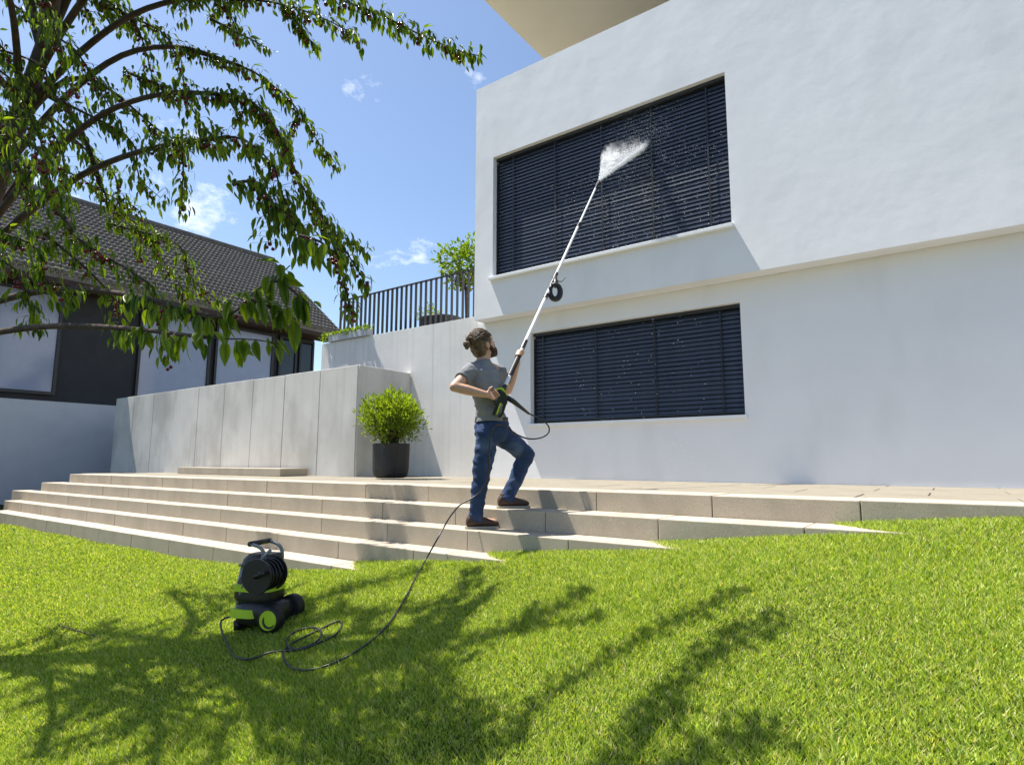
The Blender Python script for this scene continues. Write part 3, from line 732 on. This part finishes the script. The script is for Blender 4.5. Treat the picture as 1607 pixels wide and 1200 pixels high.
for p, d, nn, s_ in indiv[:295]:
    d = d/np.linalg.norm(d); y = np.cross(nn, d); y /= np.linalg.norm(y); z = np.cross(d, y)
    o = shared('leaf', lm, LEAF, p, ct); R = Matrix((d, y, z)).transposed(); o.rotation_euler = R.to_euler(); o.scale = (s_,)*3
bm = bmesh.new(); bmesh.ops.create_icosphere(bm, subdivisions=2, radius=1); bm.verts.ensure_lookup_table()
sv = np.array([v.co[:] for v in bm.verts]); sf = np.array([[v.index for v in f.verts] for f in bm.faces]); bm.free()
C = np.array(cher); rr = rng.uniform(.0115, .0145, len(C))
V = (C[:, None]+sv[None]*rr[:, None, None]).reshape(-1, 3); F = (sf[None]+(np.arange(len(C))*len(sv))[:, None, None]).reshape(-1, 3)
co = obj('cherries', mesh_np('cherries', V, F), CHERRY, ct, True); co['kind'] = 'stuff'
# ------------------------------------------------------------------ person
man = empty('person', (-3.1, 3.95, -.3), 'person in grey T-shirt and blue jeans leaning back on the steps holding a long lance', 'person')
J_ = dict(
    rank=pd(746, 815, 4.86), rkne=pd(755, 744, 4.86), rhip=pd(766, 676, 4.88),
    lank=pd(795, 784, 5.04), lkne=pd(826, 713, 5.12), lhip=pd(784, 676, 5.02),
    pel=pd(771, 662, 4.95), wai=pd(768, 640, 4.95), che=pd(763, 604, 4.96), nec=pd(757, 568, 4.97),
    rsho=pd(739, 581, 4.84), lsho=pd(783, 584, 5.11), relb=pd(713, 607, 4.66), rwri=pd(763, 619, 4.70),
    lelb=pd(797, 612, 5.19), lwri=pd(812, 568, 5.18), hed=pd(758, 541, 4.98))
def nz(v): v = np.array(v, float); return v/np.linalg.norm(v)
AW = nz(np.array([FW[0], FW[1], 0])); RI = nz(np.array([RT[0], RT[1], 0])); ZU = np.array([0, 0, 1.])
# body axes: facing F, right side R
Fd = nz(RI*.88+AW*.48); Rd = nz(np.cross(Fd, ZU))
foot_dir = nz(RI*.95+AW*.22)
# head frame
hf = nz(RI*.72+AW*.55+ZU*.44); hr = nz(np.cross(hf, ZU)); hu = np.cross(hr, hf)
H = J_['hed']
def hp(f, r, u): return H+hf*f+hr*r+hu*u
def torso(bm, g, sleeves=False):
    secs = []
    spine = [J_['pel']-ZU*.10, J_['pel'], J_['wai'], (J_['wai']+J_['che'])/2, J_['che'], J_['che']*.45+J_['nec']*.55, J_['nec']-ZU*.02]
    wid = [.155, .165, .150, .165, .185, .180, .085]; dep = [.105, .115, .100, .112, .125, .105, .07]
    sh = nz(J_['rsho']-J_['lsho'])
    for i, c in enumerate(spine):
        t = i/(len(spine)-1); a = nz(Rd*(1-t)+sh*t)
        b = nz(np.cross(ZU, a)); secs.append((c, a*(wid[i]+g), b*(dep[i]+g)))
    loft(bm, secs, 22, 2.3)
bm = bmesh.new(); torso(bm, -.012)
for s_ in ('r', 'l'):
    cap(bm, J_[s_+'hip'], J_[s_+'kne'], .078, .052); cap(bm, J_[s_+'kne'], J_[s_+'ank'], .052, .036)
    cap(bm, J_['nec']-ZU*.04, J_[s_+'sho'], .06, .055); cap(bm, J_[s_+'sho'], J_[s_+'elb'], .050, .040)
    mid = J_[s_+'elb']*.62+J_[s_+'wri']*.38; cap(bm, J_[s_+'elb'], mid, .039, .041); cap(bm, mid, J_[s_+'wri'], .041, .027)
    fd = foot_dir; a_ = J_[s_+'ank']; g_ = -.30 if s_ == 'r' else -.15
    cap(bm, (a_[0], a_[1], g_+.06), np.array([a_[0], a_[1], g_+.045])+fd*.15, .04, .03)
# neck, skull, jaw, nose, ears
cap(bm, J_['nec']-ZU*.05, hp(-.02, 0, -.07), .062, .056)
ell(bm, hp(-.012, 0, .025), [hf*.098, hr*.076, hu*.100]); ell(bm, hp(.035, 0, -.055), [hf*.062, hr*.056, hu*.062])
ell(bm, hp(.045, 0, .0), [hf*.048, hr*.060, hu*.075])
cap(bm, hp(.088, 0, .012), hp(.108, 0, -.018), .008, .013); cap(bm, hp(.085, -.02, -.055), hp(.085, .02, -.055), .009, .009); cap(bm, hp(.082, -.035, .03), hp(.082, .035, .03), .010, .010)
for s_ in (1, -1):
    ell(bm, hp(-.012, .079*s_, -.008), [hf*.020, hr*.010, hu*.034], 12, 8)
# hands: palm, four fingers, thumb. grip axis g, palm centre c
LG = pd(785, 622, 4.80); LN = np.array([-3.37, 6.5, 3.77]); LA = nz(LN-LG)      # lance axis
def lance(t): return LG+(LN-LG)*t
def hand(bm, wrist, grip, axis, rad, sgn):
    """hand closing round a rod: grip = point on rod, axis = rod direction"""
    axis = nz(axis); toW = wrist-grip; toW = nz(toW-axis*(toW@axis)); side = np.cross(axis, toW)*sgn
    pc = grip+toW*(rad+.022)                                   # palm centre, between wrist and rod
    loft(bm, [(wrist, axis*.026, side*.020), ((wrist+pc)/2, axis*.034, side*.019), (pc, axis*.040, side*.017), (pc-toW*.012+side*.012, axis*.040, side*.013)], 12)
    for k in range(4):                                         # fingers curl round the rod
        o = axis*(.030-.020*k); ln_ = (.92, 1.0, .97, .85)[k]; pts = []; rr_ = rad+.009
        for a_ in (20, 75, 130, 185, 235*ln_):
            t = math.radians(a_); pts.append(grip+o+toW*math.cos(t)*rr_+side*math.sin(t)*rr_)
        for p, q, r0, r1 in zip(pts[:-1], pts[1:], (.0095, .009, .0085, .008), (.009, .0085, .008, .0075)): cap(bm, p, q, r0, r1, 8)
    tb = pc+axis*.032-side*.008; t1 = grip+axis*.052+toW*(rad+.006)*.6-side*(rad+.006)*.9; t2 = grip+axis*.056-toW*(rad+.004)*.8-side*(rad+.006)*.6
    cap(bm, tb, t1, .012, .0105, 8); cap(bm, t1, t2, .0105, .008, 8)
RG = pd(776, 618, 4.72); rax = nz(RI*.55-ZU*.75-AW*.1)
hand(bm, J_['lwri'], lance(.131), LA, .020, 1)
hand(bm, J_['rwri'], RG, -rax, .017, -1)
obj('body', remesh(bm, .0062, 2), SKIN, man)
# T-shirt
bm = bmesh.new(); torso(bm, .010)
for s_ in ('r', 'l'):
    cap(bm, J_['nec']-ZU*.055, J_[s_+'sho'], .064, .068); e = J_[s_+'sho']*.42+J_[s_+'elb']*.58
    loft(bm, [(J_[s_+'sho']-(e-J_[s_+'sho'])*.2, *[v*.055 for v in frame_of(e-J_[s_+'sho'])[1:]]), (J_[s_+'sho'], *[v*.066 for v in frame_of(e-J_[s_+'sho'])[1:]]), (e, *[v*.066 for v in frame_of(e-J_[s_+'sho'])[1:]])], 14)
tube(bm, [J_['nec']-ZU*.06, J_['nec']+ZU*.012-Fd*.004], [.09, .068], 16)
me = remesh(bm, .009, 2, (.017, 12.))
# hem: cut below the waistband
b2 = bmesh.new(); b2.from_mesh(me); bmesh.ops.bisect_plane(b2, geom=b2.verts[:]+b2.edges[:]+b2.faces[:], plane_co=Vector(J_['pel']+ZU*.0), plane_no=Vector((0, 0, -1)), clear_outer=True)
obj('t_shirt', b2, SHIRT, man, True)
# jeans
bm = bmesh.new()
a_, b_ = Rd, Fd
loft(bm, [(J_['pel']-ZU*.16, a_*.13, b_*.10), (J_['pel']-ZU*.09, a_*.168, b_*.125), (J_['pel']-ZU*.02, a_*.166, b_*.118), (J_['pel']+ZU*.035, a_*.158, b_*.108)], 20, 2.4)
for s_ in ('r', 'l'):
    h_, k_, n_ = J_[s_+'hip'], J_[s_+'kne'], J_[s_+'ank']
    cap(bm, h_-ZU*.02, k_, .098, .073, 16); cap(bm, k_, k_*.5+n_*.5, .072, .064, 16)
    lo = n_+(n_-k_)*(-.05); d_, u_, v_ = frame_of(n_-k_)
    loft(bm, [(k_*.5+n_*.5, u_*.064, v_*.064), (lo, u_*.057, v_*.057), (lo+d_*.025, u_*.060, v_*.060)], 16)
obj('jeans', remesh(bm, .0085, 3, (.015, 13.)), JEANS, man)
bm = bmesh.new(); loft(bm, [(J_['pel']+ZU*.0, a_*.170, b_*.121), (J_['pel']+ZU*.034, a_*.166, b_*.117)], 28, 2.4); obj('belt', bm, BLACKP, man, True)
# shoes
for s_, g_ in (('r', -.30), ('l', -.15)):
    n_ = J_[s_+'ank']; fd = foot_dir; sd_ = np.cross(ZU, fd)
    def fp(f, z): return np.array([n_[0], n_[1], g_+z])+fd*f
    bm = bmesh.new()
    secs = [(fp(-.075, .05), sd_*.026, ZU*.030), (fp(-.055, .062), sd_*.038, ZU*.047), (fp(0, .068), sd_*.041, ZU*.055), (fp(.06, .055), sd_*.042, ZU*.040), (fp(.12, .045), sd_*.046, ZU*.030), (fp(.165, .04), sd_*.040, ZU*.024), (fp(.192, .036), sd_*.022, ZU*.014)]
    loft(bm, secs, 16, 2.4); tube(bm, [fp(-.012, .06), fp(-.015, .125)], [.042, .041], 14)
    so2 = obj('shoe', remesh(bm, .007, 2), SHOE, man)
    bm = bmesh.new(); pr2 = [(-.085, .020), (-.07, .038), (-.02, .041), (.05, .042), (.12, .049), (.17, .043), (.20, .018)]
    lo_ = [bm.verts.new(fp(f, .002)+sd_*w_) for f, w_ in pr2]+[bm.verts.new(fp(f, .002)-sd_*w_) for f, w_ in pr2[::-1]]
    hi_ = [bm.verts.new(v.co+Vector((0, 0, .017))) for v in lo_]
    bm.faces.new(lo_[::-1]); bm.faces.new(hi_)
    for k in range(len(lo_)): bm.faces.new([lo_[k], lo_[(k+1) % len(lo_)], hi_[(k+1) % len(lo_)], hi_[k]])
    obj('sole', bm, SOLE, so2)
# hair, bun, beard, eyes
bm = bmesh.new()
ell(bm, hp(-.024, 0, .036), [hf*.102, hr*.088, hu*.103]); ell(bm, hp(-.055, 0, -.015), [hf*.062, hr*.077, hu*.085])
ell(bm, hp(-.060, 0, -.055), [hf*.040, hr*.055, hu*.045])
for k in range(16):
    a2 = math.pi*(k/15-.5); cap(bm, hp(.068, .05*math.sin(a2), .082-.02*abs(math.sin(a2))), hp(-.10, .055*math.sin(a2), .06+.035*math.cos(a2)), .013, .015, 8)
hm = remesh(bm, .0075, 1, (.008, 42.)); obj('hair', hm, HAIR, man)
bm = bmesh.new()
for k in range(420):
    a2 = rng.uniform(-1.45, 1.45); st_ = rng.uniform(-.02, .075); wv = rng.uniform(.98, 1.07)
    def sk(f, r_, u_): return hp(-.024+f*.102*wv, r_*.089*wv, .036+u_*.104*wv)
    sa, ca = math.sin(a2), math.cos(a2); pts = []
    for t in np.linspace(st_*8, 2.5, 6):
        f = math.cos(.35+t); u2 = math.sin(.35+t); pts.append(sk(f, sa*(.35+.65*abs(u2))*1.0, u2*max(.12, ca))+rdir(1)[0]*.004)
    pts.append(hp(-.118, 0, .05)+rdir(1)[0]*.012); tube(bm, pts, [.0012]+[.0020]*5+[.0012], 4, False)
for k in range(60):
    b0 = hp(-.03+rng.uniform(-.08, .09), rng.uniform(-.08, .08), .10+rng.uniform(-.07, .03)); d2 = rdir(1)[0]*.03; tube(bm, [b0, b0+d2*.5, b0+d2-hu*.006], [.0012, .001, .0007], 3, False)
hs_ = obj('hair_strands', bm, HAIR, bpy.data.objects['hair'], True); hs_['kind'] = 'stuff'
bm = bmesh.new(); ell(bm, hp(-.150, .0, .055), [hf*.030, hr*.034, hu*.032]); cap(bm, hp(-.12, 0, .05), hp(-.14, 0, .053), .022, .020); ell(bm, hp(-.168, .01, .035), [hf*.018, hr*.022, hu*.020])
obj('hair_bun', remesh(bm, .007, 1, (.006, 50.)), HAIR, man)
bm = bmesh.new(); tube(bm, [hp(-.118, 0, .05), hp(-.128, 0, .052)], .0245, 12); obj('hair_tie', bm, BLACKP, man)
bm = bmesh.new(); ell(bm, hp(.050, 0, -.078), [hf*.058, hr*.056, hu*.050]); ell(bm, hp(.072, 0, -.098), [hf*.036, hr*.036, hu*.034])
for s_ in (1, -1): cap(bm, hp(.0, .066*s_, -.01), hp(.045, .050*s_, -.075), .013, .022, 8)
cap(bm, hp(.092, -.022, -.040), hp(.092, .022, -.040), .008, .008, 8)
obj('beard', remesh(bm, .0065, 1, (.006, 60.)), BEARD, man)
for s_ in (1, -1):
    bm = bmesh.new(); ell(bm, hp(.082, .031*s_, .012), [hf*.011, hr*.013, hu*.010], 10, 8); obj('eye', bm, EYE, man, True)

# ------------------------------------------------------------------ lance, spray gun, hose
ln_o = empty('telescopic_lance', tuple(LG), 'long pale telescopic lance reaching from the gun to the upper blind', 'lance')
def seg(name, t0, t1, r0, r1, m_, n=14, parent=None):
    bm = bmesh.new(); tube(bm, [lance(t0), lance((t0+t1)/2), lance(t1)], [r0, (r0+r1)/2, r1], n); return obj(name, bm, m_, parent or ln_o, False)
seg('lower_tube', .03, .40, .0155, .0155, WHITEL)
seg('middle_tube', .40, .71, .0135, .0135, WHITEL)
seg('upper_tube', .71, .965, .0115, .0115, WHITEL)
seg('foam_grip', .062, .128, .0225, .0225, RUBBER)
seg('clamp', .152, .180, .021, .019, BLACKP); seg('clamp', .395, .43, .020, .017, BLACKP); seg('clamp', .70, .722, .019, .016, BLACKP)
seg('nozzle', .960, 1.0, .017, .013, BLACKP)
bm = bmesh.new(); tube(bm, [lance(.705), lance(.712)+RI*.03-ZU*.01], [.009, .008], 8); obj('clamp_lever', bm, BLACKP, ln_o)
bm = bmesh.new(); tube(bm, [lance(.945), lance(.99)+RI*.012], [.014, .016], 10); obj('nozzle_joint', bm, BLACKP, ln_o)
# hanging strap holder
hs0 = lance(.435); hs1 = lance(.352)
bm = bmesh.new()
fc = lance(.378)+RI*.062-ZU*.012
loop = [fc+(RI*.050*math.cos(t)+ZU*.075*math.sin(t)) for t in np.linspace(2.2, 2.2+2*math.pi, 15)]
Lp = resample(loop, .02)
for k in range(len(Lp)-1):
    t_ = nz(Lp[k+1]-Lp[k])
tube(bm, Lp, [.019+.010*math.sin(math.pi*k/(len(Lp)-1)) for k in range(len(Lp))], 8)
obj('strap_holder', bm, BLACKP, ln_o, True)
bm = bmesh.new(); tube(bm, [lance(.44), lance(.415)+RI*.03, lance(.395)+RI*.05], [.020, .024, .020], 8); obj('strap_mount', bm, BLACKP, ln_o, True)
bm = bmesh.new(); tube(bm, [lance(.432)+RI*.02-ZU*.03, lance(.432)+RI*.075-ZU*.03, lance(.432)+RI*.11+ZU*.012], [.010, .008, .006], 8); obj('hook', bm, GREYP, ln_o)
seg('strap_clamp', .345, .362, .021, .021, BLACKP); seg('strap_clamp', .43, .455, .020, .020, BLACKP)

gun = empty('trigger_gun', tuple(pd(785, 625, 4.76)), 'black trigger gun with lime green top at the right hand', 'spray gun')
def plate(name, poly, d, th, m_, parent, bev=.004):
    bm = bmesh.new(); f0 = [bm.verts.new(pd(x, y, d-th/2)) for x, y in poly]; f1 = [bm.verts.new(pd(x, y, d+th/2)) for x, y in poly]
    bm.faces.new(f0); bm.faces.new(f1[::-1])
    for k in range(len(poly)): bm.faces.new([f0[(k+1) % len(poly)], f0[k], f1[k], f1[(k+1) % len(poly)]])
    bmesh.ops.recalc_face_normals(bm, faces=bm.faces)
    if bev: bevel(bm, bev, 2)
    return obj(name, bm, m_, parent)
plate('body', [(777, 612), (786, 610.5), (793, 616), (797, 625), (796, 634), (790, 636), (785, 630), (780, 624)], 4.76, .056, BLACKP, gun, .006)
plate('top_cover', [(775.5, 609.5), (787, 607.5), (791, 610), (796.5, 621), (794, 623), (787, 611.5), (777, 612.5)], 4.76, .046, LIME, gun, .003)
plate('handle', [(783, 622), (788, 627), (782, 640), (777, 652), (772, 651), (777, 637)], 4.74, .034, BLACKP, gun, .005)
plate('handle_strip', [(784.5, 632), (787, 632), (781, 649), (778, 650)], 4.735, .040, LIME, gun, .002)
plate('trigger_guard', [(789, 633), (795, 634), (790, 650), (786, 655), (781, 655), (783, 650), (787, 647)], 4.77, .026, BLACKP, gun, .004)
bm = bmesh.new(); tube(bm, [pd(770, 624, 4.71), pd(776, 630, 4.72), pd(779, 636, 4.74)], [.012, .011, .010], 8); obj('trigger', bm, BLACKP, gun, True)
bm = bmesh.new(); tube(bm, [pd(793, 622, 4.78), pd(806, 630, 4.80), pd(820, 641, 4.83), pd(830, 649, 4.86)], [.022, .020, .014, .010], 10); obj('hose_connector', bm, BLACKP, gun, True)
seg('lance_socket', .0, .032, .021, .019, BLACKP, 12, gun)

hose_o = empty('pressure_hose', tuple(on_lawn(470, 1040)), 'thin black hose running from the gun down the steps and coiling on grass', 'hose')
hp_ = [pd(828, 648, 4.855), pd(846, 656, 4.9), pd(860, 667, 4.92), pd(861, 679, 4.92), pd(848, 687, 4.9), pd(828, 688, 4.87), pd(808, 680, 4.84), pd(790, 668, 4.80), pd(776, 668, 4.73), pd(769, 690, 4.74), pd(767, 720, 4.74), pd(766, 742, 4.74), pd(761, 760, 4.74), pd(750, 775, 4.74), pd(736, 784, 4.72), pd(722, 792, 4.70), pd(708, 808, 4.66), pd(697, 826, 4.62)]
hp_ += [pd(686, 846, 4.52), on_lawn(668, 878, .04)]
for x, y in [(653, 905), (640, 930), (624, 958), (606, 983), (580, 1007), (548, 1028), (515, 1043), (482, 1051), (458, 1047), (445, 1033), (446, 1020), (462, 1007), (484, 996), (512, 982), (530, 974), (536, 982), (524, 997), (500, 1008), (474, 1018), (455, 1016), (449, 1006), (456, 995), (472, 987), (492, 984), (504, 990), (500, 1003), (484, 1013), (464, 1019), (440, 1021), (420, 1024), (400, 1032), (378, 1033), (362, 1022)]:
    P = on_lawn(x, y, .022); hp_.append(P)
W0 = on_lawn(424, 994); AX = nz(np.array([-.36, .93, 0])); BK = nz(np.array([-AX[1], AX[0], 0]))
hp_ += [W0+BK*.34-AX*.03+ZU*.05, W0+BK*.27+AX*.0+ZU*.09]
bm = bmesh.new(); tube(bm, resample(hp_, .03), .0062, 8); obj('tube', bm, HOSE, hose_o, True)

# spray of water and mist
nzl = lance(1.0)
spray = empty('water_spray', tuple(nzl), 'white fan of water spray and mist bursting from the lance tip', 'water spray', kind='stuff')
E_ = onY(1012, 232, 7.26)
def fan(s_, t_, w_):            # s along, t across (0 low edge .. 1 upper edge), w thickness
    a = E_-nzl; up_ = np.array([-.50, -.04, .30]); e = a*(1-.12*t_)+up_*t_
    e = e*(1-.42*t_)*(1+.10*math.sin(t_*9)+.06*math.sin(t_*23+1))
    return nzl+e*s_+np.cross(nz(a), nz(up_))*w_
bm = bmesh.new(); ring = []
NS, NT = 10, 8
grid = {}
for i in range(NS+1):
    s_ = .02+1.12*i/NS
    for sg in (-1, 1):
        for j in range(NT+1):
            t_ = -.10+1.2*j/NT
            th = (.012+.11*s_)*math.sqrt(max(0, 1-(2*j/NT-1)**2))
            grid[i, sg, j] = bm.verts.new(fan(s_, t_, sg*th))
for i in range(NS):
    for j in range(NT):
        for sg in (-1, 1): bm.faces.new([grid[i, sg, j], grid[i+1, sg, j], grid[i+1, sg, j+1], grid[i, sg, j+1]])
for i in (0, NS):
    for j in range(NT): bm.faces.new([grid[i, -1, j], grid[i, -1, j+1], grid[i, 1, j+1], grid[i, 1, j]])
bmesh.ops.remove_doubles(bm, verts=bm.verts, dist=1e-5)
bmesh.ops.recalc_face_normals(bm, faces=bm.faces)
MIST = bpy.data.materials.new('mist'); MIST.use_nodes = True; t_ = MIST.node_tree; t_.nodes.remove(t_.nodes['Principled BSDF'])
pv = t_.nodes.new('ShaderNodeVolumePrincipled'); pv.inputs['Color'].default_value = (.97, .98, 1, 1); pv.inputs['Anisotropy'].default_value = .2
t_.links.new(pv.outputs[0], t_.nodes['Material Output'].inputs['Volume'])
tcx = t_.nodes.new('ShaderNodeTexCoord'); nx = t_.nodes.new('ShaderNodeTexNoise'); nx.inputs['Scale'].default_value = 13; nx.inputs['Detail'].default_value = 6
t_.links.new(tcx.outputs['Object'], nx.inputs[0])
ln2 = t_.nodes.new('ShaderNodeVectorMath'); ln2.operation = 'LENGTH'; t_.links.new(tcx.outputs['Object'], ln2.inputs[0])
mr = t_.nodes.new('ShaderNodeMapRange'); mr.inputs['From Min'].default_value = .0; mr.inputs['From Max'].default_value = 1.05; mr.inputs['To Min'].default_value = 1.0; mr.inputs['To Max'].default_value = .10
t_.links.new(ln2.outputs['Value'], mr.inputs[0])
rp = t_.nodes.new('ShaderNodeMapRange'); rp.inputs['From Min'].default_value = .40; rp.inputs['From Max'].default_value = .66; rp.inputs['To Min'].default_value = .08; rp.inputs['To Max'].default_value = 10
t_.links.new(nx.outputs[0], rp.inputs[0]); mm = t_.nodes.new('ShaderNodeMath'); mm.operation = 'MULTIPLY'
t_.links.new(mr.outputs[0], mm.inputs[0]); t_.links.new(rp.outputs[0], mm.inputs[1]); t_.links.new(mm.outputs[0], pv.inputs['Density'])
mo = obj('mist', bm, MIST, spray); mo['kind'] = 'stuff'
# droplets
nd = 14000
s_ = rng.random(nd)**.7*1.1; t2 = np.clip(np.where(rng.random(nd) < .5, np.abs(rng.normal(0, .055, nd)), rng.random(nd)), 0, 1)
C = np.array([fan(a, b, c) for a, b, c in zip(s_, t2, rng.normal(0, .022, nd)*(s_+.1))])+rng.normal(0, .008, (nd, 3))
rr = rng.uniform(.0012, .0034, nd)
bm = bmesh.new(); bmesh.ops.create_icosphere(bm, subdivisions=1, radius=1); bm.verts.ensure_lookup_table()
sv1 = np.array([v.co[:] for v in bm.verts]); sf1 = np.array([[v.index for v in f.verts] for f in bm.faces]); bm.free()
nb_ = 1500                                  # splash and drips around the hit blind
bx_ = rng.normal(-3.2, .75, nb_); bz_ = 4.35-np.abs(rng.normal(0, .75, nb_)); ok_ = (bx_ > -5.5) & (bx_ < -2.0) & (bz_ > 3.12)
C2 = np.stack([bx_, rng.uniform(7.18, 7.27, nb_), bz_], -1)[ok_]
up2 = np.stack([rng.normal(-3.05, .28, 900), rng.uniform(6.9, 7.25, 900), 4.35+np.abs(rng.normal(0, .28, 900))], -1); up2 = up2[up2[:, 2] < 5.05]
C3 = np.stack([rng.uniform(-4.2, -2.3, 500), rng.uniform(6.95, 7.35, 500), rng.uniform(.05, 3.0, 500)], -1)[:220]
C = np.vstack([C, C2, up2, C3]); rr = np.r_[rr, rng.uniform(.0012, .0034, len(C2)), rng.uniform(.001, .0028, len(up2)), rng.uniform(.0015, .004, len(C3))]; nd = len(C)
V = (C[:, None]+sv1[None]*rr[:, None, None]).reshape(-1, 3); F = (sf1[None]+(np.arange(nd)*len(sv1))[:, None, None]).reshape(-1, 3)
DROP = mat('water_drop', (.92, .94, .96), .15, .5)
dr = obj('droplets', mesh_np('droplets', V, F), DROP, spray, True); dr['kind'] = 'stuff'

# ------------------------------------------------------------------ pressure washer
W0 = on_lawn(424, 994); wz = float(W0[2])
AX = nz(np.array([-.36, .93, 0])); BK = nz(np.array([-AX[1], AX[0], 0]))      # AX along the axle, BK towards the body front (image left)
pw = empty('pressure_washer', tuple(W0), 'black and lime green pressure washer standing on the grass', 'pressure washer')
def wp(b, a, z): return W0+BK*b+AX*a+np.array([0, 0, z])
WR = .080
gz2 = float(lawn_z(*wp(0, .21, 0)[:2]))-wz
for a_, dz in ((.0, 0), (.21, gz2*.6)):
    c_ = wp(0, a_, WR+dz+.004)
    bm = bmesh.new()
    prof = [(.0, .80), (.004, .97), (.018, 1.0), (.046, 1.0), (.058, .97), (.062, .80)]
    loft(bm, [(c_+AX*(x-.03), BK*WR*r_, ZU*WR*r_) for x, r_ in prof], 30); wh = obj('wheel', bm, RUBBER, pw, True)
    bm = bmesh.new(); sgn = -1 if a_ == 0 else 1
    loft(bm, [(c_+AX*(sgn*.030), BK*WR*.74, ZU*WR*.74), (c_+AX*(sgn*.037), BK*WR*.70, ZU*WR*.70)], 28); obj('hub', bm, LIME, wh)
    bm = bmesh.new(); tube(bm, [c_+AX*(sgn*.038)+(BK*math.cos(t)-ZU*math.sin(t)*1)*WR*.50+BK*-.012 for t in np.linspace(-.5, 2.6, 14)], [.003+.005*math.sin(math.pi*k/13) for k in range(14)], 6); obj('hub_recess', bm, BLACKP, wh)
bm = bmesh.new(); tube(bm, [wp(0, .02, WR), wp(0, .22, WR)], .012, 8); obj('axle', bm, DARK, pw)
def pbox(name, secs, m_, sm=True, power=3.5):
    bm = bmesh.new(); loft(bm, [(wp(b, a, z), BK*hb, AX*ha) for b, a, z, hb, ha in secs], 24, power); return obj(name, bm, m_, pw, sm)
pbox('base', [(.12, .12, .035, .13, .11), (.13, .12, .05, .16, .13), (.13, .12, .13, .17, .14), (.12, .12, .17, .14, .12)], BLACKP)
pbox('housing', [(.17, .12, .15, .12, .105), (.18, .12, .20, .14, .12), (.19, .14, .32, .13, .10), (.18, .14, .42, .115, .09), (.17, .14, .455, .09, .07)], BLACKP)
pbox('lime_band', [(.18, .12, .235, .143, .124), (.185, .12, .275, .142, .123)], LIME, False)
pbox('lime_skirt', [(.20, .10, .085, .115, .135), (.20, .10, .135, .11, .132)], LIME, False)
pbox('front_cover', [(.26, .12, .14, .05, .085), (.275, .12, .25, .045, .08), (.26, .12, .38, .035, .07)], GREYP)
# hose reel on the rear
rc = wp(.075, .02, .345)
bm = bmesh.new(); loft(bm, [(rc+AX*x, BK*r_, ZU*r_) for x, r_ in [(-.085, .105), (-.075, .108), (-.07, .055), (.07, .055), (.075, .108), (.085, .105)]], 28); obj('hose_reel', bm, BLACKP, pw, False)
bm = bmesh.new(); tube(bm, [rc+AX*x+(BK*math.cos(t)+ZU*math.sin(t))*(.068+.012*(k // 110)) for k, (t, x) in enumerate([(k*.2, -.06+.12*((k/110) % 1 if (k//110) % 2 == 0 else 1-(k/110) % 1)) for k in range(330)])], .006, 5); obj('wound_hose', bm, HOSE, pw, True)
bm = bmesh.new(); tube(bm, [rc-AX*.086, rc-AX*.10, rc-AX*.105-BK*.075+ZU*.03], [.014, .012, .010], 8); tube(bm, [rc-AX*.105-BK*.075+ZU*.03, rc-AX*.15-BK*.075+ZU*.03], [.014, .016], 10); obj('crank', bm, BLACKP, pw, True)
# carrying handle and lance holder
for a_ in (.03, .21):
    bm = bmesh.new(); tube(bm, resample([wp(.10, a_, .34), wp(.09, a_, .44), wp(.12, a_, .50), wp(.20, a_, .525)], .02), .011, 8); obj('handle_tube', bm, GREYP, pw, True)
bm = bmesh.new(); tube(bm, [wp(.20, .02, .525), wp(.20, .22, .525)], .017, 10); obj('handle_grip', bm, BLACKP, pw, True)
bm = bmesh.new(); tube(bm, resample([wp(.27, .03, .16), wp(.20, .0, .30), wp(.10, -.005, .42), wp(.03, .0, .50)], .03), [.011]*len(resample([wp(.27, .03, .16), wp(.20, .0, .30), wp(.10, -.005, .42), wp(.03, .0, .50)], .03)), 8); obj('stored_lance', bm, GREYP, pw, True)
pbox('foot', [(.27, .12, -.005, .025, .10), (.27, .12, .05, .03, .105)], BLACKP)
cab = [wp(.30, .16, .12)]+[np.array([x, y, float(lawn_z(x, y))+.012]) for x, y in [tuple(wp(.42, .20, 0)[:2]), tuple(wp(.62, .10, 0)[:2]), tuple(wp(.9, .25, 0)[:2]), tuple(wp(1.4, .2, 0)[:2]), tuple(wp(2.2, .45, 0)[:2])]]
bm = bmesh.new(); tube(bm, resample(cab, .04), .005, 6); obj('power_cable', bm, RUBBER, pw, True)
for zz, rr_ in ((.19, .143), (.385, .127)):
    pbox('seam', [(.184, .13, zz, rr_, rr_*.86), (.184, .13, zz+.004, rr_, rr_*.86)], DARK, False)
bpy.context.view_layer.update()
